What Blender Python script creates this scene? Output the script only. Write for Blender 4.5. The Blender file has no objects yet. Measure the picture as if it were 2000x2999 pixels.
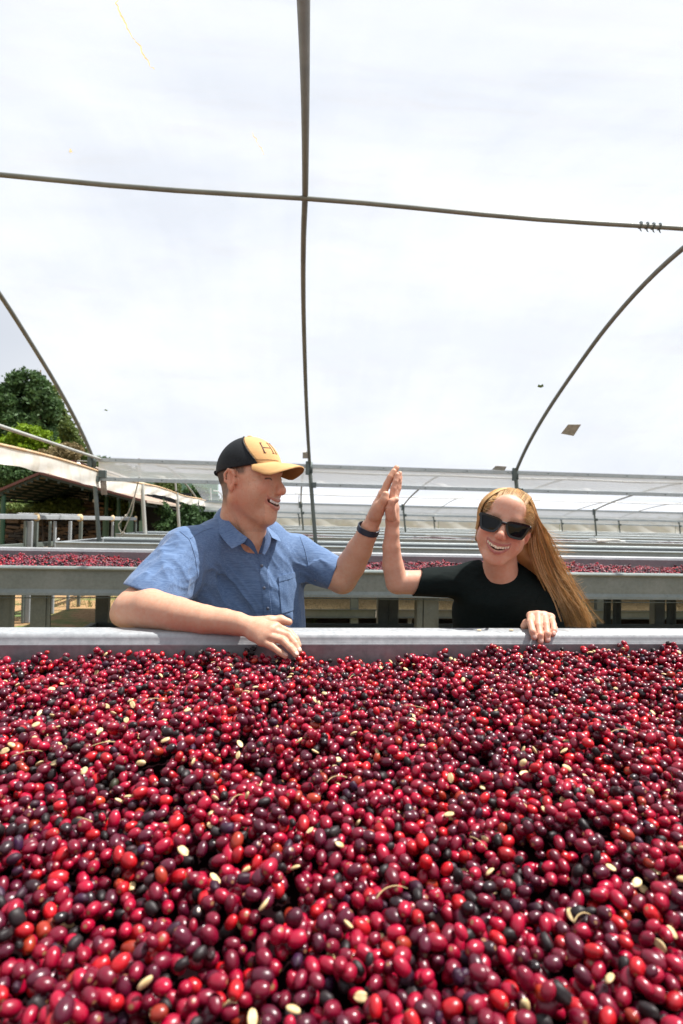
import bpy, math, random
import numpy as np
from mathutils import Vector, Matrix, Euler

sc = bpy.context.scene
# ---------------------------------------------------------------- camera
F = 1650.0; CX, CY = 1000.0, 1499.5
CAM = np.array([0.0, 0.0, 1.34])
_y, _p, _r = (math.radians(a) for a in (-5.9, 91.06, 1.2))
CR = np.array((Matrix.Rotation(_y, 3, 'Z') @ Matrix.Rotation(_p, 3, 'X') @ Matrix.Rotation(_r, 3, 'Z')))
cd = bpy.data.cameras.new('camera'); cam = bpy.data.objects.new('camera', cd)
sc.collection.objects.link(cam); sc.camera = cam
cd.sensor_fit = 'VERTICAL'; cd.sensor_height = 36.0; cd.sensor_width = 24.0
cd.lens = 36.0 * F / 2999.0
cd.clip_start = 0.05; cd.clip_end = 3000
cam.matrix_world = Matrix.Translation(CAM.tolist()) @ Matrix(CR.tolist()).to_4x4()
cd.dof.use_dof = True; cd.dof.focus_distance = 1.62; cd.dof.aperture_fstop = 5.0
# ---------------------------------------------------------------- sky, sun, exposure
SUN = Vector((0.46, 0.06, 1.00)).normalized()
w = bpy.data.worlds.new('World'); sc.world = w; w.use_nodes = True
nt = w.node_tree; nt.nodes.clear()
out = nt.nodes.new('ShaderNodeOutputWorld'); bg = nt.nodes.new('ShaderNodeBackground')
sky = nt.nodes.new('ShaderNodeTexSky'); sky.sky_type = 'NISHITA'; sky.sun_disc = False
sky.sun_elevation = math.asin(SUN.z); sky.sun_rotation = math.atan2(SUN.x, SUN.y)
sky.dust_density = 2.0
tc = nt.nodes.new('ShaderNodeTexCoord'); mp = nt.nodes.new('ShaderNodeMapping'); mp.inputs['Scale'].default_value = (1, 1, 2.2)
nz = nt.nodes.new('ShaderNodeTexNoise'); nz.inputs['Scale'].default_value = 1.3; nz.inputs['Detail'].default_value = 3.5
rp = nt.nodes.new('ShaderNodeValToRGB'); rp.color_ramp.elements[0].position = .24; rp.color_ramp.elements[0].color = (.58, .58, .58, 1); rp.color_ramp.elements[1].position = .56
mx = nt.nodes.new('ShaderNodeMix'); mx.data_type = 'RGBA'; mx.inputs['B'].default_value = (7.6, 7.95, 8.55, 1)
L = nt.links.new
L(tc.outputs['Generated'], mp.inputs['Vector']); L(mp.outputs['Vector'], nz.inputs['Vector'])
L(nz.outputs['Fac'], rp.inputs['Fac']); L(rp.outputs['Color'], mx.inputs['Factor'])
L(sky.outputs['Color'], mx.inputs['A']); L(mx.outputs['Result'], bg.inputs['Color'])
bg.inputs['Strength'].default_value = 0.05; L(bg.outputs['Background'], out.inputs['Surface'])
sd = bpy.data.lights.new('sun', 'SUN'); sd.energy = 5.0; sd.angle = math.radians(0.5); sd.color = (1.0, .955, .89)
so = bpy.data.objects.new('sun', sd); sc.collection.objects.link(so)
so.rotation_euler = (-SUN).to_track_quat('-Z', 'Y').to_euler(); so.location = (6, 4, 14)
sc.view_settings.view_transform = 'Standard'; sc.view_settings.look = 'None'
sc.view_settings.exposure = 1.10; sc.view_settings.gamma = 1.0; sc.view_settings.use_curve_mapping = False
sc.render.engine = 'CYCLES'
sc.cycles.max_bounces = 10; sc.cycles.transparent_max_bounces = 16; sc.cycles.use_denoising = True
sc.cycles.sample_clamp_indirect = 8
# ---------------------------------------------------------------- helpers
rnd = random.Random(7); rs = np.random.RandomState(11)

def K(px, py, Z):
    """a point seen at photograph pixel (px, py) at depth Z, in camera axes (right, up, depth)"""
    return np.array([(px - CX) * Z / F, (CY - py) * Z / F, Z])

def c2w(P):
    P = np.asarray(P, float); q = P.copy(); q[..., 2] *= -1
    return q @ CR.T + CAM

def link(o, parent=None):
    sc.collection.objects.link(o)
    if parent is not None: o.parent = parent
    return o

def mesh_obj(name, V, Fc, mat, parent=None, smooth=False, colors=None, mats=None, fmat=None):
    me = bpy.data.meshes.new(name)
    V = np.asarray(V, float)
    if parent is not None and parent.type == 'EMPTY' or (parent is not None and parent.get('_org') is not None):
        pass
    me.from_pydata(V.tolist(), [], Fc if isinstance(Fc, list) else Fc.tolist())
    if mats:
        for m in mats: me.materials.append(m)
        if fmat is not None: me.polygons.foreach_set('material_index', np.asarray(fmat, np.int32))
    elif mat: me.materials.append(mat)
    if smooth: me.polygons.foreach_set('use_smooth', [True] * len(me.polygons))
    if colors is not None:
        a = me.color_attributes.new('col', 'FLOAT_COLOR', 'POINT')
        c = np.ones((len(V), 4)); c[:, :3] = colors; a.data.foreach_set('color', c.ravel())
    me.update()
    o = bpy.data.objects.new(name, me)
    return link(o, parent)

def tag(o, label=None, cat=None, group=None, kind=None):
    if label: o['label'] = label
    if cat: o['category'] = cat
    if group: o['group'] = group
    if kind: o['kind'] = kind
    return o

def thing(name, label, cat, group=None):
    o = bpy.data.objects.new(name, None); o.empty_display_size = .1
    link(o); return tag(o, label, cat, group)

class MB:
    def __init__(s): s.v = []; s.f = []; s.n = 0
    def add(s, V, Fc):
        b = s.n; s.v.extend([tuple(map(float, p)) for p in V]); s.n += len(V)
        s.f.extend([tuple(i + b for i in f) for f in Fc]); return s
    def box(s, c, d, R=None, bev=0.0):
        c = np.array(c, float); h = np.array(d, float) / 2
        if bev <= 0:
            P = np.array([[x, y, z] for x in (-1, 1) for y in (-1, 1) for z in (-1, 1)]) * h
            Fc = [(0, 1, 3, 2), (4, 6, 7, 5), (0, 4, 5, 1), (2, 3, 7, 6), (0, 2, 6, 4), (1, 5, 7, 3)]
        else:
            b = min(bev, h.min() * .9)
            P = []; 
            for x in (-1, 1):
                for y in (-1, 1):
                    for z in (-1, 1):
                        sg = np.array([x, y, z])
                        for ax in range(3):
                            q = sg * (h - b); q[ax] = sg[ax] * h[ax]; P.append(q)
            P = np.array(P)
            I = lambda x, y, z, a: ((((x > 0) * 2 + (y > 0)) * 2 + (z > 0)) * 3 + a)
            Fc = []
            for ax in range(3):
                o1, o2 = [(1, 2), (2, 0), (0, 1)][ax]
                for sg in (-1, 1):
                    q = []
                    for a, bb in ((-1, -1), (1, -1), (1, 1), (-1, 1)):
                        t = [0, 0, 0]; t[ax] = sg; t[o1] = a; t[o2] = bb; q.append(I(*t, ax))
                    Fc.append(tuple(q if sg > 0 else q[::-1]))
            for ax in range(3):   # edges along ax
                o1, o2 = [(1, 2), (2, 0), (0, 1)][ax]
                for a in (-1, 1):
                    for bb in (-1, 1):
                        t0 = [0, 0, 0]; t1 = [0, 0, 0]
                        t0[ax] = -1; t1[ax] = 1
                        for t in (t0, t1): t[o1] = a; t[o2] = bb
                        q = [I(*t0, o1), I(*t1, o1), I(*t1, o2), I(*t0, o2)]
                        Fc.append(tuple(q if a * bb < 0 else q[::-1]))
            for x in (-1, 1):
                for y in (-1, 1):
                    for z in (-1, 1):
                        q = [I(x, y, z, 0), I(x, y, z, 1), I(x, y, z, 2)]
                        Fc.append(tuple(q if x * y * z > 0 else q[::-1]))
        if R is not None: P = P @ np.array(R).T
        return s.add(P + c, Fc)
    def bar(s, a, b, w, h=None, up=(0, 0, 1), bev=0.0):
        a = np.array(a, float); b = np.array(b, float); h = w if h is None else h
        d = b - a; Ln = np.linalg.norm(d); x = d / Ln
        u = np.array(up, float); y = np.cross(u, x)
        if np.linalg.norm(y) < 1e-4: y = np.cross((0, 1, 0), x)
        y /= np.linalg.norm(y); z = np.cross(x, y)
        return s.box((a + b) / 2, (Ln, w, h), np.column_stack([x, y, z]), bev)
    def tube(s, pts, r, n=10, cap=True):
        pts = np.asarray(pts, float); m = len(pts)
        r = np.full(m, r) if np.isscalar(r) else np.asarray(r, float)
        T = np.gradient(pts, axis=0); T /= np.linalg.norm(T, axis=1)[:, None] + 1e-12
        u = np.array([0, 0, 1.0]) if abs(T[0][2]) < .9 else np.array([0, 1.0, 0])
        V = []
        for i in range(m):
            u = u - T[i] * (u @ T[i]); u /= np.linalg.norm(u) + 1e-12; v = np.cross(T[i], u)
            for k in range(n):
                a = 2 * math.pi * k / n; V.append(pts[i] + r[i] * (math.cos(a) * u + math.sin(a) * v))
        Fc = [(i * n + k, i * n + (k + 1) % n, (i + 1) * n + (k + 1) % n, (i + 1) * n + k) for i in range(m - 1) for k in range(n)]
        if cap: Fc += [tuple(range(n))[::-1], tuple((m - 1) * n + k for k in range(n))]
        return s.add(V, Fc)
    def extrude_x(s, prof, x0, x1, closed=True, nx=1):
        n = len(prof); xs = np.linspace(x0, x1, nx + 1)
        V = [(x, p[0], p[1]) for x in xs for p in prof]
        m = n if closed else n - 1
        Fc = [(i * n + k, (i + 1) * n + k, (i + 1) * n + (k + 1) % n, i * n + (k + 1) % n) for i in range(nx) for k in range(m)]
        if closed: Fc += [tuple(range(n)), tuple((nx * n + k) for k in range(n))[::-1]]
        return s.add(V, Fc)
    def build(s, name, mat, parent=None, smooth=False, **kw):
        o = mesh_obj(name, s.v, s.f, mat, parent, smooth, **kw)
        return o

def auto_smooth(o, deg=40):
    me = o.data
    me.polygons.foreach_set('use_smooth', [True] * len(me.polygons))
    try: me.set_sharp_from_angle(angle=math.radians(deg))
    except Exception: pass
    return o

def put_origin(o, c):
    """move the origin of a thing (and shift its mesh / children) to c"""
    c = Vector(c)
    if o.type == 'MESH': o.data.transform(Matrix.Translation(-c))
    for ch in o.children: ch.location = ch.location - c
    o.location = o.location + c

# ---- numpy value noise (smooth), 3D
def _h(ix, iy, iz, seed):
    n = (ix * 374761393 + iy * 668265263 + iz * 2147483647 + seed * 974711) & 0x7fffffff
    n = ((n ^ (n >> 13)) * 1274126177) & 0x7fffffff
    return ((n ^ (n >> 16)) & 0xffff) / 65535.0 * 2 - 1
def vnoise(P, seed=0):
    P = np.asarray(P, float); i = np.floor(P).astype(np.int64); f = P - i; f = f * f * (3 - 2 * f)
    r = 0
    for dx in (0, 1):
        wx = f[:, 0] if dx else 1 - f[:, 0]
        for dy in (0, 1):
            wy = f[:, 1] if dy else 1 - f[:, 1]
            for dz in (0, 1):
                wz = f[:, 2] if dz else 1 - f[:, 2]
                r = r + wx * wy * wz * _h(i[:, 0] + dx, i[:, 1] + dy, i[:, 2] + dz, seed)
    return r

# ---- signed distance modelling: smooth bodies grown as ONE surface
class SDF:
    def __init__(s): s.p = []
    def _a(s, fn, op, k): s.p.append((fn, op, k)); return s
    def fn(s, fn, op='u', k=.01): return s._a(fn, op, k)
    def ell(s, c, r, R=None, op='u', k=.01):
        c = np.array(c, float); r = np.array(r, float); R = None if R is None else np.array(R, float)
        def f(p):
            q = p - c
            if R is not None: q = q @ R
            k0 = np.linalg.norm(q / r, axis=1); k1 = np.linalg.norm(q / (r * r), axis=1) + 1e-9
            return k0 * (k0 - 1) / k1
        return s._a(f, op, k)
    def cone(s, a, b, ra, rb=None, op='u', k=.01, flat=None):
        a = np.array(a, float); b = np.array(b, float); rb = ra if rb is None else rb
        ba = b - a; L2 = ba @ ba + 1e-12
        if flat is not None:
            fd = np.array(flat[0], float); fd /= np.linalg.norm(fd); fs = flat[1]
        def f(p):
            q = p - a
            if flat is not None:       # squash along fd: radius is smaller by fs there
                axis = ba
                t = (q @ fd)[:, None]; q = q + fd * t * (1 / fs - 1) 
                bb = ba + fd * (ba @ fd) * (1 / fs - 1); l2 = bb @ bb
                h = np.clip(q @ bb / l2, 0, 1); d = np.linalg.norm(q - h[:, None] * bb, axis=1) - (ra + (rb - ra) * h)
                return d * fs ** .5
            h = np.clip(q @ ba / L2, 0, 1)
            return np.linalg.norm(q - h[:, None] * ba, axis=1) - (ra + (rb - ra) * h)
        return s._a(f, op, k)
    def chain(s, pts, rad, op='u', k=.008, **kw):
        for i in range(len(pts) - 1): s.cone(pts[i], pts[i + 1], rad[i], rad[i + 1], op, k, **kw)
        return s
    @staticmethod
    def comb(D, d, op, k):
        if op == 'u': h = np.maximum(k - np.abs(D - d), 0) / k; return np.minimum(D, d) - h * h * k / 4
        d = -d if op == 's' else d
        h = np.maximum(k - np.abs(D - d), 0) / k; return np.maximum(D, d) + h * h * k / 4
    def ev(s, P):
        D = np.full(len(P), 9.0)
        for fn, op, k in s.p: D = s.comb(D, fn(P), op, k)
        return D
    def mesh(s, lo, hi, h):
        lo = np.array(lo, float); hi = np.array(hi, float); B = 8
        nb = np.ceil((hi - lo) / (B * h)).astype(int); hd = B * h * .5 * math.sqrt(3)
        g = np.stack(np.meshgrid(*[np.arange(n) for n in nb], indexing='ij'), -1).reshape(-1, 3)
        C = lo + (g + .5) * B * h - h * .5
        D = np.full(len(C), 9.0); each = []
        for fn, op, k in s.p:
            d = fn(C); each.append(d); D = s.comb(D, d, op, k)
        act = np.abs(D) < 1.7 * hd + 2 * h
        G = np.repeat(np.repeat(np.repeat(np.where(D < 0, -1.0, 1.0).reshape(nb).astype(np.float32), B, 0), B, 1), B, 2)
        ai = np.nonzero(act)[0]
        loc = np.stack(np.meshgrid(*[np.arange(B)] * 3, indexing='ij'), -1).reshape(-1, 3)
        for c0 in range(0, len(ai), 4000):
            idx = ai[c0:c0 + 4000]
            gi = (g[idx][:, None] * B + loc[None])                       # blocks, 512, 3
            P = lo + gi * h
            E = np.full((len(idx), B ** 3), 9.0)
            for (fn, op, k), dc in zip(s.p, each):
                m = dc[idx] < (2.6 * hd + k)
                if op == 'i': m[:] = True
                if op == 's': m = dc[idx] < (1.6 * hd + k)
                if not m.any(): continue
                E[m] = s.comb(E[m].ravel(), fn(P[m].reshape(-1, 3)), op, k).reshape(-1, B ** 3)
            gi = gi.reshape(-1, 3); G[gi[:, 0], gi[:, 1], gi[:, 2]] = E.ravel()
        return surface_nets(G, lo, h)

def surface_nets(G, lo, h):
    S = G < 0
    c = np.zeros(tuple(n - 1 for n in G.shape), np.int8)
    for dx in (0, 1):
        for dy in (0, 1):
            for dz in (0, 1):
                c += S[dx:G.shape[0] - 1 + dx, dy:G.shape[1] - 1 + dy, dz:G.shape[2] - 1 + dz]
    A = np.argwhere((c > 0) & (c < 8)); N = len(A)
    idx = np.full(c.shape, -1, np.int32); idx[A[:, 0], A[:, 1], A[:, 2]] = np.arange(N)
    acc = np.zeros((N, 3)); cnt = np.zeros(N)
    cor = [(x, y, z) for x in (0, 1) for y in (0, 1) for z in (0, 1)]
    val = {q: G[A[:, 0] + q[0], A[:, 1] + q[1], A[:, 2] + q[2]].astype(float) for q in cor}
    for q in cor:
        for ax in range(3):
            if q[ax]: continue
            q2 = list(q); q2[ax] = 1; q2 = tuple(q2)
            a, b = val[q], val[q2]; m = (a < 0) != (b < 0)
            t = np.where(m, a / np.where(m, a - b, 1), 0)
            pt = np.array(q, float)[None].repeat(N, 0); pt[:, ax] += t
            acc[m] += pt[m]; cnt[m] += 1
    V = lo + (A + acc / cnt[:, None]) * h
    Q = []
    for ax in range(3):
        o1, o2 = (ax + 1) % 3, (ax + 2) % 3
        sh = [slice(None)] * 3; sh2 = [slice(None)] * 3; sh[ax] = slice(0, -1); sh2[ax] = slice(1, None)
        Sa = S[tuple(sh)]; Sb = S[tuple(sh2)]
        E = np.argwhere(Sa != Sb); fl = Sa[E[:, 0], E[:, 1], E[:, 2]]
        ok = (E[:, o1] > 0) & (E[:, o2] > 0) & (E[:, o1] < c.shape[o1]) & (E[:, o2] < c.shape[o2]); E = E[ok]; fl = fl[ok]
        e1 = np.zeros(3, int); e1[o1] = 1; e2 = np.zeros(3, int); e2[o2] = 1
        q = [idx[tuple(X.T)] for X in (E, E - e1, E - e1 - e2, E - e2)]
        q = np.stack(q, 1); q[fl] = q[fl][:, ::-1]; Q.append(q)
    Q = np.concatenate(Q); Q = Q[(Q >= 0).all(1)]
    return V, Q

def relax(V, Q, it=1, lam=.5):
    """light Laplacian smoothing of a quad mesh"""
    e = np.concatenate([Q[:, [0, 1]], Q[:, [1, 2]], Q[:, [2, 3]], Q[:, [3, 0]]])
    for _ in range(it):
        acc = np.zeros_like(V); n = np.zeros(len(V))
        for a, b in ((0, 1), (1, 0)):
            for d in range(3): acc[:, d] += np.bincount(e[:, a], V[e[:, b], d], len(V))
            n += np.bincount(e[:, a], minlength=len(V))
        V = V + lam * (acc / n[:, None] - V)
    return V

def sdf_obj(name, s, lo, hi, h, mat, parent, color=None, smooth_it=1, keep=None, **kw):
    V, Q = s.mesh(lo, hi, h); V = relax(V, Q, smooth_it)
    if keep is not None:
        m = keep(V)[Q].all(1); Q = Q[m]; u = np.unique(Q); r = np.full(len(V), -1); r[u] = np.arange(len(u)); V = V[u]; Q = r[Q]
    col = color(V) if color else None
    return mesh_obj(name, c2w(V), Q[:, ::-1], mat, parent, True, colors=col, **kw)

def sphere_mesh(nu, nv):
    V = [(0, 0, 1)]
    for j in range(1, nv):
        a = math.pi * j / nv
        for i in range(nu): b = 2 * math.pi * i / nu; V.append((math.sin(a) * math.cos(b), math.sin(a) * math.sin(b), math.cos(a)))
    V.append((0, 0, -1)); Fc = [(0, 1 + i, 1 + (i + 1) % nu) for i in range(nu)]
    for j in range(nv - 2):
        for i in range(nu): a = 1 + j * nu; Fc.append((a + i, a + nu + i, a + nu + (i + 1) % nu, a + (i + 1) % nu))
    e = len(V) - 1; a = 1 + (nv - 2) * nu; Fc += [(a + i, e, a + (i + 1) % nu) for i in range(nu)]
    return np.array(V, float), Fc
# ---------------------------------------------------------------- materials
class NT:
    def __init__(s, name):
        s.m = bpy.data.materials.new(name); s.m.use_nodes = True; s.t = s.m.node_tree; s.t.nodes.clear()
        s.out = s.n('OutputMaterial'); s.b = s.n('BsdfPrincipled'); s.l(s.b.outputs[0], s.out.inputs['Surface'])
    def n(s, t, **kw):
        x = s.t.nodes.new('ShaderNode' + t)
        for k, v in kw.items():
            if k in x.inputs: x.inputs[k].default_value = v
            else: setattr(x, k, v)
        return x
    def l(s, a, b): s.t.links.new(a, b)
    def coord(s, kind='Object', scale=(1, 1, 1), rot=(0, 0, 0)):
        if kind == 'World':
            c = s.n('NewGeometry').outputs['Position']
        else: c = s.n('TexCoord').outputs[kind]
        m = s.n('Mapping'); m.inputs['Scale'].default_value = scale; m.inputs['Rotation'].default_value = rot
        s.l(c, m.inputs['Vector']); return m.outputs['Vector']
    def noise(s, vec, scale, detail=4, rough=.5, dist=0):
        x = s.n('TexNoise'); x.inputs['Scale'].default_value = scale; x.inputs['Detail'].default_value = detail
        x.inputs['Roughness'].default_value = rough; x.inputs['Distortion'].default_value = dist
        s.l(vec, x.inputs['Vector']); return x.outputs['Fac']
    def vor(s, vec, scale, out='Distance', feat='F1'):
        x = s.n('TexVoronoi'); x.feature = feat; x.inputs['Scale'].default_value = scale; s.l(vec, x.inputs['Vector']); return x.outputs[out]
    def ramp(s, fac, stops):
        x = s.n('ValToRGB'); e = x.color_ramp.elements
        while len(e) < len(stops): e.new(.5)
        for q, (p, c) in zip(e, stops):
            q.position = p; q.color = (*c, 1) if len(c) == 3 else c
        s.l(fac, x.inputs['Fac']); return x.outputs['Color']
    def mix(s, f, a, b, mode='MIX'):
        x = s.n('Mix'); x.data_type = 'RGBA'; x.blend_type = mode
        for v, i in ((f, 'Factor'), (a, 'A'), (b, 'B')):
            if hasattr(v, 'links'): s.l(v, x.inputs[i])
            elif i == 'Factor': x.inputs[i].default_value = v
            else: x.inputs[i].default_value = (*v, 1) if len(v) == 3 else v
        return x.outputs['Result']
    def math(s, op, a, b=None):
        x = s.n('Math'); x.operation = op
        for i, v in enumerate((a, b)):
            if v is None: continue
            if hasattr(v, 'links'): s.l(v, x.inputs[i])
            else: x.inputs[i].default_value = v
        return x.outputs[0]
    def bump(s, h, strength=.3, dist=.01):
        x = s.n('Bump'); x.inputs['Strength'].default_value = strength; x.inputs['Distance'].default_value = dist
        s.l(h, x.inputs['Height']); s.l(x.outputs['Normal'], s.b.inputs['Normal']); return x
    def set(s, **kw):
        for k, v in kw.items():
            k = k.replace('_', ' ')
            i = s.b.inputs[k]
            if hasattr(v, 'links'): s.l(v, i)
            else: i.default_value = (*v, 1) if isinstance(v, tuple) and len(v) == 3 and i.type == 'RGBA' else v
        return s

def galv(name, base=(.33, .35, .365), dark=(.20, .225, .23), rough=.5, metal=.15, stain=(.30, .25, .17), st=.5, spangle=70):
    m = NT(name); v = m.coord('World')
    a = m.noise(v, 5, 5, .6); b = m.noise(v, spangle, 3, .7); d = m.vor(v, spangle * 1.2, 'Color')
    c = m.ramp(a, [(.3, dark), (.7, base)])
    c = m.mix(.35, c, m.ramp(b, [(.35, tuple(x * .7 for x in base)), (.65, tuple(min(1, x * 1.25) for x in base))]))
    sp = m.ramp(m.noise(v, 26, 8, .75), [(.60, (0, 0, 0)), (.74, (st, st, st))])
    c = m.mix(sp, c, stain)
    r = m.ramp(b, [(.3, (rough - .12,) * 3), (.7, (rough + .15,) * 3)])
    m.set(Base_Color=c, Metallic=metal, Roughness=r); m.bump(m.math('ADD', a, m.math('MULTIPLY', b, .3)), .25, .004)
    return m.m
M = {}
M['galv'] = galv('galvanized_steel')
M['galv_dark'] = galv('weathered_galvanized_steel', (.13, .16, .155), (.06, .085, .08), .55, .4, st=.6)
M['galv_leg'] = galv('galvanized_leg', (.16, .185, .165), (.08, .10, .09), .55, .3, (.3, .28, .2), .7)
M['galv_rail'] = galv('pale_gutter_steel', (.50, .55, .56), (.36, .41, .42), .5, .1, (.16, .16, .13), .8, 30)
M['galv_near'] = galv('scuffed_tray_steel', (.38, .395, .405), (.25, .265, .275), .48, .15, (.24, .20, .17), .7, 60)  # base lifted to paint in bounce light on the inner walls
M['galv_two'] = galv('mottled_greenish_steel', (.215, .245, .235), (.12, .15, .14), .5, .2, (.10, .11, .09), .8, 45)
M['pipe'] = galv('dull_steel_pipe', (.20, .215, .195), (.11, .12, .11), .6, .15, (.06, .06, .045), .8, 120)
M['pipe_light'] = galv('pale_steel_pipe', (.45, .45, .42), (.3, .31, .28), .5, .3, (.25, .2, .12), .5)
def plain(name, c, rough=.6, metal=0, **kw):
    m = NT(name); v = m.coord('Object')
    f = m.noise(v, kw.pop('ns', 30), 5, .6)
    m.set(Base_Color=m.ramp(f, [(.3, tuple(x * kw.get('lo', .7) for x in c)), (.7, tuple(min(1, x * 1.12) for x in c))]), Roughness=rough, Metallic=metal)
    m.bump(f, .15, .003)
    return m.m
# translucent plastic film of the greenhouse
def film(name, tr=.55, tint=(.93, .95, .97), stain=.25, dif=.2):
    m = NT(name); m.t.nodes.remove(m.b); v = m.coord('World', (1, 1, 1))
    t = m.n('BsdfTransparent'); tl = m.n('BsdfTranslucent'); df = m.n('BsdfDiffuse'); gl = m.n('BsdfGlossy'); gl.inputs['Roughness'].default_value = .35
    dirt = m.ramp(m.noise(m.coord('World', (.6, 2.2, 1.0)), 1.6, 9, .68, .6), [(.50, (0, 0, 0)), (.72, (stain,) * 3)])
    c = m.mix(dirt, tint, (.62, .55, .42))
    m.l(c, tl.inputs['Color']); m.l(c, df.inputs['Color'])
    t.inputs['Color'].default_value = (.97, .98, 1, 1)
    x = m.n('MixShader'); x.inputs[0].default_value = dif; m.l(tl.outputs[0], x.inputs[1]); m.l(df.outputs[0], x.inputs[2])
    wr = m.noise(m.coord('World', (5.5, .35, .35), (0, 0, .12)), 1.0, 5, .6, .3)  # light and dark of creases, painted as streaks in the transparency
    cf = m.math('ADD', m.math('MULTIPLY', m.noise(m.coord('World', (.5, .8, .8)), .9, 5, .6), .84), m.math('MULTIPLY', wr, .16))
    cloud = m.ramp(cf, [(.35, (tr - .05,) * 3), (.62, (tr + .05,) * 3)])
    y = m.n('MixShader'); m.l(cloud, y.inputs[0]); m.l(x.outputs[0], y.inputs[1]); m.l(t.outputs[0], y.inputs[2])
    z = m.n('MixShader'); z.inputs[0].default_value = .02; m.l(y.outputs[0], z.inputs[1]); m.l(gl.outputs[0], z.inputs[2])
    m.l(z.outputs[0], m.out.inputs['Surface'])
    return m.m
M['film'] = film('greenhouse_film', .85, (.72, .75, .80), .55)
M['film_wall'] = film('side_wall_film', .22, (.72, .76, .77), .35)
M['film_strip'] = film('gutter_strip_film', .24, (.97, .97, .93), .4)
M['film_gable'] = film('gable_strip_film', .07, (.90, .88, .82), .6, .6)
# ---------------------------------------------------------------- ground
gm = NT('dry_grass_ground'); v = gm.coord('World')
n1 = gm.noise(v, .9, 6, .65); n2 = gm.noise(v, 18, 8, .8); n3 = gm.noise(gm.coord('World', (1, 3, 1)), 60, 4, .8)
straw = gm.ramp(n2, [(.3, (.13, .07, .03)), (.5, (.30, .18, .08)), (.72, (.46, .31, .15))])
grass = gm.ramp(n3, [(.3, (.03, .07, .015)), (.7, (.17, .22, .06))])
gm.set(Base_Color=gm.mix(gm.ramp(n1, [(.50, (0, 0, 0)), (.60, (1, 1, 1))]), straw, grass), Roughness=.95)
gm.bump(gm.math('ADD', n2, n3), .6, .03)
g = mesh_obj('ground', [(-1200, -1200, 0), (1200, -1200, 0), (1200, 1200, 0), (-1200, 1200, 0)], [(0, 1, 2, 3)], gm.m)
tag(g, kind='structure')

# grass tufts on the bare ground left of the beds
gb = MB(); gr = random.Random(5)
for i in range(5200):
    x = gr.uniform(-5.2, .5); y = gr.uniform(4.2, 12)
    if math.sin(x * 2.1 + y * .7) + math.sin(y * 1.9 - x) < gr.uniform(-.4, 1.5): continue
    for k in range(3):
        a = gr.uniform(0, 6.28); hh = gr.uniform(.03, .09); b = gr.uniform(.01, .05); wv = .004
        x0, y0 = x + gr.uniform(-.03, .03), y + gr.uniform(-.03, .03)
        gb.add([(x0 - wv, y0, 0), (x0 + wv, y0, 0), (x0 + b * math.cos(a), y0 + b * math.sin(a), hh)], [(0, 1, 2)])
gt = NT('grass_blades'); gt.set(Base_Color=gt.ramp(gt.noise(gt.coord('World'), 3, 3), [(.35, (.10, .16, .03)), (.65, (.38, .34, .14))]), Roughness=.8)
tag(gb.build('grass', gt.m), 'short yellowing grass tufts on the bare earth', 'grass', kind='stuff')

# ---------------------------------------------------------------- greenhouse tunnels
PROF = [(0, 3.81), (.5, 3.77), (1.0, 3.66), (1.5, 3.49), (1.84, 3.34), (2.3, 3.12), (2.7, 2.92), (3.1, 2.69), (3.45, 2.45), (3.65, 2.28), (3.8, 2.14)]
def prof_pts():
    P = [(-u, z) for u, z in PROF[::-1]] + PROF[1:]
    P = np.array(P)
    t = np.linspace(0, len(P) - 1, 61); i = np.clip(t.astype(int), 0, len(P) - 2); f = (t - i)[:, None]
    Q = P[i] * (1 - f) + P[i + 1] * f
    for _ in range(3): Q[1:-1] = (Q[:-2] + 2 * Q[1:-1] + Q[2:]) / 4
    return Q
PP = prof_pts()
def arch_z(u): return np.interp(u, PP[:, 0], PP[:, 1])
LEAN = .15
def lean(z, u, x):
    c = float(np.interp(x, [-2.6, .36, 3.4], [.13, .15, .0])); return c * (z - 2.14) if u >= 0 else c * 1.67 + .035 * (-u)
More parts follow.
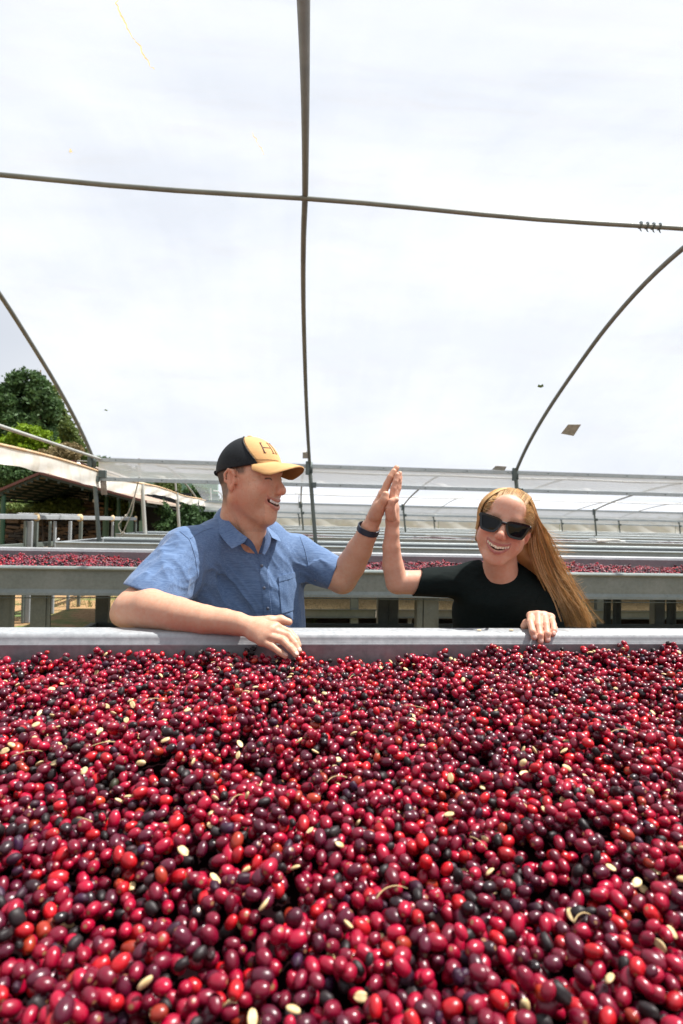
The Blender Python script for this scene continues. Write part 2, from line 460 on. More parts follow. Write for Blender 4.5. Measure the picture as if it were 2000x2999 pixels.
def bay(name, label, yc, half, dz, xs, film_x0, film_x1, rp, posts_front=True):
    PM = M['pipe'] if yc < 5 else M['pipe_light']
    root = thing(name, label, 'greenhouse', 'greenhouse tunnels in a row')
    k = half / 3.8; vs = 1.0 if yc < 5 else .36
    global arch_z
    arch_z = lambda u: 2.14 + (np.interp(u, PP[:, 0], PP[:, 1]) - 2.14) * vs
    def P(x, u, off=0.0):
        z = arch_z(u / k); return (x - lean(z, u, x), yc + u, z + dz + off)
    for x in xs:
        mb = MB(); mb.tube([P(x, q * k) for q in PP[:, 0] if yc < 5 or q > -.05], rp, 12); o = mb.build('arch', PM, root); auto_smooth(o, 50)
        for sgn in ((1, -1) if posts_front else (1,)):
            y = yc + sgn * half
            if sgn < 0 and yc < 5: continue
            mb = MB(); mb.tube([(x + .004, y, 2.16 + dz - .10), (x + .10 * 2.1, y, 0)], rp * 1.18, 12); o = mb.build('post', M['galv_leg'], root); auto_smooth(o, 50)
            b = MB(); b.box((x - .035, y - .03, 2.10 + dz), (.05, .05, .19), bev=.004); b.build('bracket', M['galv_dark'], o)
            b = MB(); b.box((x + .065, y - .035, 1.86 + dz), (.06, .05, .08), bev=.004); b.build('bracket', M['galv_dark'], o)
            b = MB(); b.tube([(x + .005, y, 2.19 + dz), (x + .01, y, 2.03 + dz)], rp * 1.45, 12); b.build('sleeve', M['galv_dark'], o, True)
    # ridge pipe under the arches
    mb = MB(); X0, X1 = film_x0 - 1.5 if yc < 5 else film_x0, film_x1
    n = 40; mb.tube([(x, yc, 2.14 + 1.67 * vs + dz - rp - .017 - .02 * math.sin((x - xs[0]) / 3.0 * math.pi) ** 2) for x in np.linspace(X0, X1, n)], .018 if yc < 5 else .022, 10)
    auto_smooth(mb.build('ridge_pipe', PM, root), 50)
    # gutter beams: two C rails, with the film strip fixed between
    for zz, hh in ((2.13, .05), (1.865, .05)):
        y = yc + half + .03
        mb = MB(); z = zz + dz
        pr_ = [(y - .035, z - hh / 2), (y - .035, z + hh / 2), (y + .02, z + hh / 2), (y + .02, z + hh / 2 - .004), (y - .031, z + hh / 2 - .004), (y - .031, z - hh / 2 + .004), (y + .02, z - hh / 2 + .004), (y + .02, z - hh / 2)]
        mb.extrude_x(pr_, film_x0 + .03, film_x1, nx=1); mb.build('gutter_rail', M['galv_rail'], root)
        for i, bx in enumerate(np.arange(film_x0 + .3, min(film_x1, 9), .62)):
            if yc > 5: break
            b = MB(); b.tube([(bx, y - .0355, z), (bx, y - .042, z)], .008, 6); b.build('bolt', M['galv_dark'], root)
    # strip
    nx = int((film_x1 - film_x0) / .08); V = []; Fc = []
    for i in range(nx + 1):
        x = film_x0 + .06 + (film_x1 - film_x0 - .06) * i / nx
        for j in range(5):
            z = 1.87 + (2.12 - 1.87) * j / 4; V.append((x, yc + half + .03 + .008 * math.sin(x * 3.1 + j) + .006 * math.sin(x * 11 + j * 2), z + dz))
    for i in range(nx):
        for j in range(4): a = i * 5 + j; Fc.append((a, a + 5, a + 6, a + 1))
    mesh_obj('film_strip', V, Fc, M['film_strip'], root, True)
    # cover: slightly sagging between the arches, gathered lines by each arch
    nx = int((film_x1 - film_x0) / .1); qs = PP[::1] if yc < 5 else PP[PP[:, 0] > -.05]; V = []; Fc = []; m = len(qs)
    for i in range(nx + 1):
        x = film_x0 + (film_x1 - film_x0) * i / nx
        ph = ((x - xs[0]) / 3.0) % 1.0; sag = .035 * math.sin(ph * math.pi) ** .6
        for j, (u, z) in enumerate(qs):
            wob = .006 * math.sin(x * 2.3 + u * 1.7) + .004 * math.sin(x * 7.1 - u * 3.2)
            z = 2.14 + (z - 2.14) * vs; V.append((x - lean(z, u, x), yc + u * k, z + dz + rp + .004 - sag * (1 - abs(u) / 4.2) + max(0, wob)))
    for i in range(nx):
        for j in range(m - 1): a = i * m + j; Fc.append((a, a + m, a + m + 1, a + 1))
    mesh_obj('film_cover', V, Fc, M['film'], root, True)
    return root
XS = [-2.6, .36, 3.4, 6.4, 9.4, 12.4]
g1 = bay('greenhouse', 'nearest film tunnel with curved pipe arches over the two people', 4.2, 3.8, 0, XS, -2.6, 14, .0235)
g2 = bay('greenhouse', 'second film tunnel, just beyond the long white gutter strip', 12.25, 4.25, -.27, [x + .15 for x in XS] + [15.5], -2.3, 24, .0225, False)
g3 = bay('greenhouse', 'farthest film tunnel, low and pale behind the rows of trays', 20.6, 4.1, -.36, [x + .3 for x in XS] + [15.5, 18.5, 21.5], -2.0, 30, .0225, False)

arch_z = lambda u: np.interp(u, PP[:, 0], PP[:, 1])
# gable side of the tunnels: pipe at gutter height and the hanging film strip
side = thing('gable_strip', 'sloping white film strip with rusty top edge left of the man', 'film strip')
def SX(y): return -2.58 + .012 * (y - 4)
mb = MB(); mb.tube([(SX(y) + .02, y, 2.14) for y in np.linspace(1.6, 8, 12)], .019, 10); auto_smooth(mb.build('top_pipe', M['pipe_light'], side), 50)
ys = np.linspace(1.6, 25, 160); V = []; Fc = []
for i, y in enumerate(ys):
    zt = 1.97 + .02 * math.sin(y * 1.2) - .006 * max(0, y - 8); dr = .19 + .03 * math.sin(y * .8 + 1) - .003 * max(0, y - 8)
    for j in range(6): V.append((SX(y) + .015 * math.sin(y * 5 + j) * (j / 5), y, zt - dr * j / 5 + .006 * math.sin(y * 9) * (j / 5)))
for i in range(len(ys) - 1):
    for j in range(5): a = i * 6 + j; Fc.append((a, a + 6, a + 7, a + 1))
mesh_obj('film', V, Fc, M['film_gable'], side, True)
M['rust'] = galv('rusted_rail', (.50, .30, .14), (.62, .52, .38), .75, .1, (.35, .13, .04), .9, 14)
mb = MB(); mb.tube([(SX(y) - .004, y, 1.975 + .02 * math.sin(y * 1.2) - .006 * max(0, y - 8)) for y in ys[::2]], .0165, 8); auto_smooth(mb.build('top_rail', M['rust'], side), 50)
for y in (10.3, 13.4, 19.3, 22.4):
    mb = MB(); mb.tube([(SX(y) - .0, y, 1.95), (SX(y) + .17, y, 0)], .034, 10); auto_smooth(mb.build('post', M['pipe_light'], side), 50)
    mb = MB(); mb.tube([(SX(y) - .02, y, 1.99), (SX(y) - .06, y, 2.40)], .02, 8); auto_smooth(mb.build('upright', M['pipe_light'], side), 50)

# far side wall of film
wallr = thing('film_wall', 'low grey translucent film wall at the far end of the trays', 'wall')
y = 26.0
for i, x in enumerate(np.arange(-1.7, 34, 3.0)):
    V = []; Fc = []; nx = 24
    for a in range(nx + 1):
        xx = x + 2.98 * a / nx
        for b, z in enumerate((1.12, 1.3, 1.6, 1.84)): V.append((xx, y + .02 * math.sin(xx * 4 + b * 1.3), z))
    for a in range(nx):
        for b in range(3): q = a * 4 + b; Fc.append((q, q + 4, q + 5, q + 1))
    mesh_obj('film_panel', V, Fc, M['film_wall'], wallr, True)
mb = MB(); mb.box((16, y, 1.86), (36, .05, .05)); mb.build('top_rail', M['galv'], wallr)
mb = MB(); mb.box((16, y, .56), (36, .04, 1.1)); mb.build('lower_board', M['galv_dark'], wallr)

# small marks on the cover: patches of tape, a hole with a leaf, streaks of dirt
def on_cover(px, py, off=.0):
    d = c2w(K(px, py, 1.0)) - CAM
    t = np.linspace(1.2, 14, 4000); P = CAM + d * t[:, None]
    z = arch_z(P[:, 1] - 4.2) + .02; i = np.nonzero((P[:, 2] > z) | (np.abs(P[:, 1] - 4.2) > 3.8))[0][0]
    return P[i] - d / np.linalg.norm(d) * off
M['tape'] = plain('grey_tape', (.50, .50, .46), .6)
dt_ = NT('thin_dirt_stain'); dt_.t.nodes.remove(dt_.b); a_ = dt_.n('BsdfTransparent'); b_ = dt_.n('BsdfTranslucent'); b_.inputs['Color'].default_value = (.85, .66, .34, 1); a_.inputs['Color'].default_value = (.93, .86, .70, 1)
c_ = dt_.n('MixShader'); c_.inputs[0].default_value = .35; dt_.l(a_.outputs[0], c_.inputs[1]); dt_.l(b_.outputs[0], c_.inputs[2]); dt_.l(c_.outputs[0], dt_.out.inputs['Surface']); M['dirt'] = dt_.m
def patch(corners, mat, name, label, cat, th=.003):
    P = [on_cover(x, y, .03) for x, y in corners]; n = len(P)
    nn = np.cross(P[1] - P[0], P[2] - P[0]); nn /= np.linalg.norm(nn); Q = [p + nn * th for p in P]
    mb = MB(); mb.add(P + Q, [tuple(range(n)), tuple(range(2 * n - 1, n - 1, -1))] + [(i, (i + 1) % n + 0, (i + 1) % n + n, i + n) for i in range(n)])
    o = mb.build(name, mat); put_origin(o, sum(P) / n); return tag(o, label, cat)
patch([(1643, 1270), (1664, 1243), (1702, 1243), (1680, 1277)], M['tape'], 'repair_patch', 'grey slanting tape patch on the film at the right', 'patch')
patch([(1440, 1376), (1452, 1364), (1484, 1366), (1478, 1378)], M['tape'], 'repair_patch', 'small dark tape patch just above the gutter, left of the right arch', 'patch')
patch([(886, 1322), (886, 1340), (901, 1340), (901, 1322)], M['tape'], 'repair_patch', 'small square clip beside the middle arch above the gutter', 'clip', .02)
M['leafm'] = plain('green_leaf', (.12, .22, .03), .5)
patch([(1574, 1133), (1577, 1126), (1583, 1129), (1590, 1125), (1592, 1132), (1584, 1136)], M['leafm'], 'leaf', 'small green leaf stuck on the film right of centre', 'leaf')
patch([(304, 1201), (309, 1199), (316, 1202), (313, 1204)], M['leafm'], 'leaf', 'tiny green leaf in a tear of the film at the left', 'leaf')
def streak(pts, w, label):
    P = np.array([on_cover(x, y, .035) for x, y in pts]); mb = MB()
    t = np.linspace(0, len(P) - 1, 4 * len(P)); i = np.clip(t.astype(int), 0, len(P) - 2); Q = P[i] + (P[i + 1] - P[i]) * (t - i)[:, None]
    Q = Q + rs.randn(*Q.shape) * .003
    mb.tube(Q, w * (.25 + .75 * np.abs(np.sin(np.linspace(.2, 7, len(Q))))), 5); o = mb.build('dirt_streak', M['dirt']); put_origin(o, P[0]); tag(o, label, 'dirt streak')
streak([(342, 0), (352, 40), (372, 80), (392, 115), (410, 135), (425, 165), (440, 195), (453, 203)], .0035, 'long brown dirt streak on the film at the upper left')
streak([(738, 390), (752, 415), (766, 438), (772, 452)], .0028, 'short brown streak left of the middle arch, above the ridge pipe')
streak([(206, 438), (207, 445)], .007, 'small brown spot under the film at the far left')
# wire ties round the ridge pipe at the right
for i, (px, py) in enumerate(((1875, 649), (1894, 651), (1912, 652), (1931, 654))):
    d = c2w(K(px, py, 1.0)) - CAM; t = 4.2 / d[1]; c = CAM + d * t; z = 3.81 - .041
    mb = MB(); th = np.linspace(0, 2 * math.pi, 12); mb.tube([(c[0] + .003 * math.sin(a), 4.2 + .024 * math.cos(a), z + .024 * math.sin(a)) for a in th], .006, 6)
    mb.tube([(c[0], 4.2, z - .02), (c[0] + .003, 4.2, z - .04), (c[0] + .014, 4.2, z - .052)], [.007, .005, .002], 6)
    o = mb.build('wire_tie', M['galv_dark']); put_origin(o, (c[0], 4.2, z))
    tag(o, 'dark wire tie on the ridge pipe, %s of four from the left' % ('first', 'second', 'third', 'fourth')[i], 'wire tie', 'wire ties on the ridge pipe')
# ---------------------------------------------------------------- beyond the left side: trees, open shed, stone wall, rails
def foliage_mat(name, lo, mid, hi, sc=2.2):
    m = NT(name); v = m.coord('World'); a = m.noise(v, sc, 4, .6); b = m.noise(v, 22, 3, .7)
    c = m.mix(.5, m.ramp(a, [(.3, lo), (.55, mid), (.75, hi)]), m.ramp(b, [(.3, lo), (.7, hi)]))
    m.set(Base_Color=c, Roughness=.6, Specular_IOR_Level=.25)
    tl = m.n('BsdfTranslucent'); m.l(c, tl.inputs['Color']); x = m.n('MixShader'); x.inputs[0].default_value = .28
    m.l(m.b.outputs[0], x.inputs[1]); m.l(tl.outputs[0], x.inputs[2]); m.l(x.outputs[0], m.out.inputs['Surface']); return m.m
M['fol_dark'] = foliage_mat('dark_pine_foliage', (.018, .048, .024), (.045, .100, .036), (.115, .190, .055))
M['fol_mid'] = foliage_mat('mixed_foliage', (.03, .055, .016), (.08, .13, .030), (.20, .25, .07))
M['fol_lime'] = foliage_mat('lime_foliage', (.07, .15, .008), (.16, .28, .012), (.33, .45, .02))
M['fol_dry'] = foliage_mat('dry_scrub', (.10, .08, .04), (.24, .19, .10), (.36, .28, .13))
M['bark'] = plain('bark', (.11, .085, .065), .9)
def leaf_cloud(blobs, n, size, seed, gap=.12):
    """leaf clumps spread through uneven blobs (centre, radii)"""
    r = np.random.RandomState(seed); V = []; Fc = []; vol = np.array([np.prod(b[1]) for b in blobs]) ** .7; vol /= vol.sum(); k = 0
    pick_ = r.choice(len(blobs), n, p=vol)
    D = r.randn(n, 3); D /= np.linalg.norm(D, axis=1)[:, None]; rad = r.uniform(.45, 1.0, n) ** .6
    C = np.array([blobs[b][0] for b in pick_]) + D * rad[:, None] * np.array([blobs[b][1] for b in pick_])
    C = C[(vnoise(C * 1.35, seed) + .6 * vnoise(C * 3.1, seed + 1)) > -gap]; n = len(C)
    for c in C:
        for q in range(2):
            u = r.randn(3); u /= np.linalg.norm(u); v = np.cross(u, r.randn(3)); v /= np.linalg.norm(v); s1, s2 = size * r.uniform(.5, 1.4), size * r.uniform(.3, .7)
            cc = c + r.randn(3) * size * .6
            V += [cc - u * s1, cc + v * s2, cc + u * s1, cc - v * s2]; Fc.append((k, k + 1, k + 2, k + 3)); k += 4
    return V, Fc
def tree(name, label, base, height, blobs, n, size, mat, seed, trunk=.18, cat='tree', group=None, limbs=5):
    root = thing(name, label, cat, group); b = np.array(base, float); r = np.random.RandomState(seed)
    bl = [(b + np.array(c), np.array(rr)) for c, rr in blobs]
    V, Fc = leaf_cloud(bl, n, size, seed); Va = np.array(V).reshape(-1, 4, 3); q = (Va[:, 0] - CAM) @ CR; px_ = CX + F * q[:, 0] / -q[:, 2]; py_ = CY - F * q[:, 1] / -q[:, 2]
    ok = (px_ < np.interp(py_, [1000, 1080, 1170, 1255, 1310, 1345, 1400], [85, 122, 172, 217, 247, 262, 5000]) + r.uniform(-6, 4, len(px_))) | (base[1] < 20)
    Va = Va[ok]; V = Va.reshape(-1, 3); Fc = Fc[:len(Va)]; mesh_obj('crown', V, Fc, M[mat], root)
    if trunk:
        top = b + (0, 0, height * .93); mid = (b + top) / 2 + (r.uniform(-.2, .2), r.uniform(-.2, .2), 0)
        mb = MB(); mb.tube([b, mid, top], [trunk, trunk * .7, trunk * .12], 9)
        for i in range(limbs):
            t = bl[r.randint(len(bl))][0]; z0 = b + (top - b) * r.uniform(.3, .8); mb.tube([z0, (z0 + t) / 2 + (0, 0, -.1), t], [trunk * .35, trunk * .22, trunk * .06], 6)
        mb.build('trunk', M['bark'], root, True)
    return root
def at(px, py, Y):
    d = c2w(K(px, py, 1.0)) - CAM; return CAM + d * (Y / d[1])
def blob_at(px, py, Y, rw, rh, b):
    """a foliage mass seen round (px, py) at distance Y, radii given in photograph pixels"""
    p = at(px, py, Y); s = np.linalg.norm(p - CAM) / F
    return (p - np.array(b), (rw * s, max(rw, rh) * s * .8, rh * s))
def gnd(px, Y): p = at(px, 1530, Y); return (p[0], Y, 0)

b = gnd(105, 34)
tree('conifer_tree', 'tall dark green tree, highest of the dark ones at the upper left', b, 10.5, [blob_at(78, 1130, 34, 48, 40, b), blob_at(45, 1180, 34, 55, 50, b), blob_at(105, 1190, 34, 60, 60, b), blob_at(70, 1250, 34, 78, 60, b), blob_at(95, 1320, 34, 75, 50, b)], 15000, .15, 'fol_dark', 3, .3)
b = gnd(165, 36)
tree('conifer_tree', 'dark green tree right of the tallest one, partly behind the arch', b, 9.5, [blob_at(150, 1155, 36, 38, 40, b), blob_at(175, 1195, 36, 42, 55, b), blob_at(160, 1255, 36, 52, 50, b), blob_at(195, 1280, 36, 42, 45, b)], 9000, .15, 'fol_mid', 4, .25)
b = gnd(-15, 33)
tree('conifer_tree', 'dark tree cut off by the left edge of the photo', b, 8.5, [blob_at(-5, 1185, 33, 42, 50, b), blob_at(8, 1260, 33, 50, 60, b), blob_at(-10, 1330, 33, 60, 50, b)], 9000, .15, 'fol_dark', 5, .25)
b = gnd(225, 32)
tree('broadleaf_tree', 'hazy olive green tree sloping down behind the left arch', b, 7, [blob_at(215, 1255, 32, 34, 45, b), blob_at(232, 1310, 32, 32, 40, b), blob_at(200, 1325, 32, 40, 40, b), blob_at(255, 1350, 32, 28, 25, b)], 7000, .11, 'fol_mid', 6, .2)
b = gnd(85, 27)
tree('broadleaf_tree', 'bright lime green round tree in front of the dark trees', b, 4.5, [blob_at(70, 1278, 27, 55, 28, b), blob_at(35, 1300, 27, 45, 28, b), blob_at(120, 1290, 27, 45, 25, b), blob_at(150, 1300, 27, 28, 20, b), blob_at(75, 1320, 27, 60, 20, b), blob_at(20, 1335, 27, 50, 22, b)], 12000, .085, 'fol_lime', 7, .15)
b = gnd(185, 25)
tree('dry_shrub', 'sandy brown dry scrub below the lime green tree', b, 3.2, [blob_at(160, 1335, 25, 48, 20, b), blob_at(205, 1325, 25, 38, 24, b), blob_at(235, 1345, 25, 25, 15, b)], 5500, .06, 'fol_dry', 8, .08, 'shrub')
b = gnd(40, 24)
tree('broadleaf_tree', 'deep green leafy mass behind the white strip at the left', b, 3.5, [blob_at(40, 1390, 24, 90, 34, b), blob_at(140, 1370, 24, 60, 24, b), blob_at(-20, 1370, 24, 60, 40, b)], 8000, .08, 'fol_dark', 9, .12)
for i, (px, py, Y, w_, h_, mt, lb) in enumerate((
    (120, 1468, 16.6, 115, 22, 'fol_mid', 'bright leafy vine hanging over the top of the stone wall'),
    (345, 1485, 17.5, 42, 60, 'fol_mid', 'sunlit leafy bush behind the green posts of the shed'),
    (520, 1508, 15.5, 62, 50, 'fol_dark', 'dark glossy hedge behind the pale posts left of the man'),
    (590, 1515, 16.5, 48, 40, 'fol_dark', 'dark bush just left of the man\'s shoulder'),
    (490, 1420, 24, 36, 30, 'fol_mid', 'green bush against the green building'),
    (575, 1450, 22, 36, 34, 'fol_dark', 'dark tree between the green building and the second tunnel'))):
    b = gnd(px, Y); tree('leafy_bush', lb, b, 1.6, [blob_at(px - w_ * .4, py, Y, w_ * .6, h_ * .8, b), blob_at(px + w_ * .4, py + 8, Y, w_ * .6, h_ * .85, b), blob_at(px, py + 22, Y, w_, h_, b)], 7000, .055, mt, 20 + i, .05, 'bush')
# wooded rise that closes the view behind everything on the left
b = gnd(300, 45)
V, Fc = leaf_cloud([(at(px, py, 45 + dy), (3.2, 2.5, h_)) for px, py, dy, h_ in ((330, 1440, 0, 2.2), (430, 1470, 2, 1.8), (520, 1480, 1, 1.6), (240, 1420, 0, 2.4), (140, 1430, 1, 2.5), (30, 1430, 0, 2.5), (610, 1500, 2, 1.2), (-80, 1420, 0, 2.5))], 16000, .2, 33, .8)
o = mesh_obj('woodland', V, Fc, M['fol_dark']); tag(o, 'dark woodland closing the view behind the shed', 'woodland', kind='stuff')

# low woods far beyond the trays, all round the back
r_ = np.random.RandomState(3); bl = []
for i in range(110):
    a = math.radians(-84 + 168 * (i + r_.rand()) / 110); d_ = r_.uniform(58, 75); bl.append((np.array((d_ * math.sin(a), d_ * math.cos(a), .6)), (2.6, 2.2, r_.uniform(1.2, 2.0))))
V, Fc = leaf_cloud(bl, 26000, .28, 71, .9); o = mesh_obj('woodland', V, Fc, M['fol_mid']); tag(o, 'low distant woods beyond the farthest trays', 'woodland', kind='stuff')
# dry stone wall under the shed roof: every flat stone is a piece
sw = thing('stone_wall', 'dry stacked stone wall of flat brown stones at the left', 'stone wall')
Y0 = 17.0; pL = at(-60, 1530, Y0)[0]; pR = at(290, 1530, Y0)[0]
zT = at(100, 1468, Y0)[2]
M['stone_core'] = plain('wall_core', (.03, .025, .02), 1)
mb = MB(); mb.box(((pL + pR) / 2, Y0 + .28, zT / 2), (pR - pL, .4, zT - .05)); mb.build('core', M['stone_core'], sw)
SM = []
for i, c in enumerate(((.12, .080, .050), (.075, .055, .04), (.17, .105, .06), (.05, .042, .035), (.21, .135, .08))):
    SM.append(plain('flat_stone_%s' % 'abcde'[i], c, .9, ns=8))
shapes = []
for i in range(15):
    r_ = np.random.RandomState(i); mb = MB(); mb.box((0, 0, 0), (1, 1, 1), bev=.12); V = np.array(mb.v) * (1 + r_.uniform(-.14, .14, (len(mb.v), 3))); me = bpy.data.meshes.new('stone'); me.from_pydata(V.tolist(), [], mb.f); me.materials.append(SM[i % 5]); shapes.append(me)
sr = random.Random(9); z = .45; cnt = 0
while z < zT + .02 and cnt < 298:
    h_ = sr.uniform(.05, .11); x = pL + sr.uniform(0, .2)
    while x < pR and cnt < 298:
        L_ = sr.uniform(.18, .42)
        if sr.random() < .08: x += L_; continue
        o = bpy.data.objects.new('stone', sr.choice(shapes)); link(o, sw); o.location = (x + L_ / 2, Y0 + sr.uniform(-.03, .03), z + h_ / 2); o.scale = (L_ * .97, sr.uniform(.18, .26), h_ * .93)
        o.rotation_euler = (sr.uniform(-.04, .04), sr.gauss(0, .15), sr.uniform(-.1, .1)); x += L_; cnt += 1
    z += h_

# open shed with a red-edged roof on dark green posts
M['green_post'] = plain('dark_green_paint', (.016, .075, .045), .45)
M['green_pot'] = plain('pale_green_paint', (.10, .19, .13), .6)
M['roof_red'] = plain('red_brown_fascia', (.13, .045, .04), .6)
M['roof_under'] = plain('roof_sheet_underside', (.42, .36, .30), .7)
M['truss'] = plain('black_green_truss', (.012, .030, .024), .5)
M['roof_top'] = plain('roof_sheet', (.30, .22, .17), .7)
shed = thing('open_shed', 'open shed with red edged roof and dark green posts behind the white strip', 'shed')
A = at(-40, 1455, 13.5); Rg = at(118, 1388, 13.5); E_ = at(430, 1472, 13.5); back = 19.0
def slope(a, c, y0, y1, name, dz=0):
    mb = MB(); t = .04
    V = [(a[0], y0, a[2]), (c[0], y0, c[2]), (c[0], y1, c[2]), (a[0], y1, a[2])]; V += [(x, y, z + t) for x, y, z in V]
    mb.add(V, [(0, 1, 2, 3), (7, 6, 5, 4), (0, 4, 5, 1), (1, 5, 6, 2), (2, 6, 7, 3), (3, 7, 4, 0)]); o = mb.build(name, M['roof_under'], shed)
    mb = MB(); mb.add([(x, y, z + .006) for x, y, z in V[4:]], [(0, 1, 2, 3)]); mb.build('sheet', M['roof_top'], o)
    mb = MB(); mb.bar((a[0], y0 - .03, a[2] + .02), (c[0], y0 - .03, c[2] + .02), .03, .055); mb.build('fascia', M['roof_red'], o)
    for i in range(7):
        y = y0 + (y1 - y0) * i / 6 + .05; mb = MB(); mb.bar((a[0], y, a[2] - .035), (c[0], y, c[2] - .035), .05, .05); mb.build('rafter', M['truss'], o)
    for i in range(9):
        f = (i + .5) / 9; x = a[0] + (c[0] - a[0]) * f; z = a[2] + (c[2] - a[2]) * f; mb = MB(); mb.bar((x, y0 + .02, z - .09), (x, y1, z - .09), .05, .05); mb.build('purlin', M['truss'], o)
slope(A, Rg, 13.5, back, 'roof'); slope(Rg, E_, 13.5, back, 'roof')
for (px, Y) in ((8, 13.6), (264, 17.6), (310, 16.2), (346, 15.2), (381, 14.4), (418, 13.7)):
    p = at(px, 1530, Y); zt = np.interp(p[0], [A[0], Rg[0], E_[0]], [A[2], Rg[2], E_[2]]) - .1
    mb = MB(); mb.tube([(p[0], Y, 0), (p[0], Y, zt)], .05, 10); o = mb.build('post', M['green_post'], shed); auto_smooth(o, 50)
    if px > 300:
        mb = MB(); mb.tube([(p[0], Y, 0), (p[0], Y, 1.28)], .085, 12); auto_smooth(mb.build('sleeve', M['green_pot'], o), 50)
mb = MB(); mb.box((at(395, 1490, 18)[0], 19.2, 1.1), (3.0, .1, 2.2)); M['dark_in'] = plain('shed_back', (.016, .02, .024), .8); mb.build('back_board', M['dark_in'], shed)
# second roof behind
h2 = thing('house', 'low building with a red edged gable roof beyond the white strip', 'house')
ra, rb, rc = at(150, 1390, 22), at(215, 1352, 22), at(470, 1440, 22)
mb = MB()
for a, c in ((ra, rb), (rb, rc)):
    V = [tuple(a), tuple(c), (c[0], 27, c[2]), (a[0], 27, a[2])]; V += [(x, y, z + .05) for x, y, z in V]
    mb.add(V, [(0, 1, 2, 3), (7, 6, 5, 4), (0, 4, 5, 1), (1, 5, 6, 2), (2, 6, 7, 3), (3, 7, 4, 0)])
o = mb.build('roof', M['roof_under'], h2)
for a, c in ((ra, rb), (rb, rc)):
    mb = MB(); mb.bar(a - (0, .05, 0), c - (0, .05, 0), .04, .13); mb.build('fascia', M['roof_red'], o)
M['wall_tan'] = plain('tan_wall', (.33, .27, .18), .8)
mb = MB(); mb.box(((ra[0] + rc[0]) / 2, 24.5, (rc[2] - .1) / 2), (rc[0] - ra[0] - .6, 3.6, rc[2] - .1)); mb.build('wall', M['wall_tan'], h2)
# green corrugated building
M['green_wall'] = plain('green_corrugated_wall', (.20, .36, .27), .6); M['green_dk'] = plain('green_board', (.03, .13, .085), .6)
gbld = thing('green_building', 'pale green corrugated building between the white strip and the second tunnel', 'building')
p0, p1 = at(385, 1395, 30), at(640, 1395, 30); zt = p0[2] + .25; zb = at(500, 1442, 30)[2]
mb = MB(); n = 90; xs = np.linspace(p0[0], p1[0], n); V = []; 
for i, x in enumerate(xs): V += [(x, 30 + (.03 if i % 2 else 0), zb), (x, 30 + (.03 if i % 2 else 0), zt)]
mb.add(V, [(2 * i, 2 * i + 2, 2 * i + 3, 2 * i + 1) for i in range(n - 1)]); mb.build('corrugated_wall', M['green_wall'], gbld)
mb = MB(); mb.box(((p0[0] + p1[0]) / 2, 30.1, zb / 2), (p1[0] - p0[0], .12, zb)); mb.build('lower_wall', M['green_dk'], gbld)
mb = MB(); mb.box(((p0[0] + p1[0]) / 2, 29.95, zb), (p1[0] - p0[0], .1, .07)); mb.build('ledge', M['green_wall'], gbld)
mb = MB(); mb.box(((p0[0] + p1[0]) / 2, 32.1, zt - .02), (p1[0] - p0[0], 4.0, .06)); mb.build('roof', M['green_wall'], gbld)
# white lamp under the roof corner
lamp = thing('outdoor_lamp', 'white domed lamp standing above the strip, left of the corner post', 'lamp')
M['white'] = plain('white_plastic', (.78, .78, .80), .4)
lp = at(228, 1364, 9.0); s_ = 9 / F
mb = MB(); prof = [(0, 10), (5, 9), (7.5, 4), (7.5, 0), (6, -1), (6, -8), (4, -11), (0, -12)]
V = []; n = 14
for r_, z_ in prof:
    for k in range(n): a = 2 * math.pi * k / n; V.append((lp[0] + r_ * s_ * math.cos(a), lp[1] + r_ * s_ * math.sin(a), lp[2] + z_ * s_))
mb.add(V, [(j * n + k, (j + 1) * n + k, (j + 1) * n + (k + 1) % n, j * n + (k + 1) % n) for j in range(len(prof) - 1) for k in range(n)]); mb.build('shade', M['white'], lamp, True)
mb = MB(); mb.tube([(lp[0], lp[1], lp[2] + .05), (lp[0], lp[1] - .02, lp[2] + .075), (-2.60, 8.0, 2.10)], .007, 8); mb.build('arm', M['pipe_light'], lamp, True)

# empty tray stands: long rails with cloth wraps on channel posts
M['cloth_wrap'] = plain('tan_cloth_wrap', (.62, .46, .26), .9)
rail = thing('tray_stand', 'long galvanised rail on channel posts with tan cloth wraps at the left', 'tray stand')
a0, a1 = at(-90, 1531, 6.3), at(397, 1534, 11.0); a0[2] = a1[2] = 1.325
def along(px):
    d = c2w(K(px, 1530, 1.0)) - CAM; n_ = np.array([-(a1 - a0)[1], (a1 - a0)[0]]); t = (n_ @ (a0 - CAM)[:2]) / (n_ @ d[:2]); q = CAM + d * t; q[2] = 1.325; return q
mb = MB(); mb.bar(a0, a1, .05, .055, bev=.003); mb.bar(a0 + (0, .03, .03), a1 + (0, .03, .03), .02, .006); mb.build('rail', M['galv'], rail)
mb = MB(); mb.bar(a0 + (-.5, 2.2, .03), along(160) + (-.1, 1.2, .03), .05, .05, bev=.003); mb.build('rail', M['galv'], rail)
mb = MB(); mb.bar(a0 + (0, .6, -.36), along(110) + (0, .6, -.36), .05, .06, bev=.003); mb.build('rail', M['galv_leg'], rail)
mb = MB(); mb.bar(a0 + (0, .9, -.48), along(80) + (0, .9, -.46), .05, .05, bev=.003); mb.build('rail', M['galv_leg'], rail)
for i, (px, wd) in enumerate(((36, .05), (44, .05), (67, .035), (88, .11), (108, .05), (130, .05), (147, .04), (206, .06), (237, .07), (330, .05), (398, .045))):
    p = along(px); mb = MB(); mb.box((p[0], p[1] + (.35 if i in (0, 1, 2, 5) else .0), .64), (wd * .6, .045, 1.27), bev=.004); mb.build('post', M['galv'] if i % 2 else M['galv_leg'], rail)
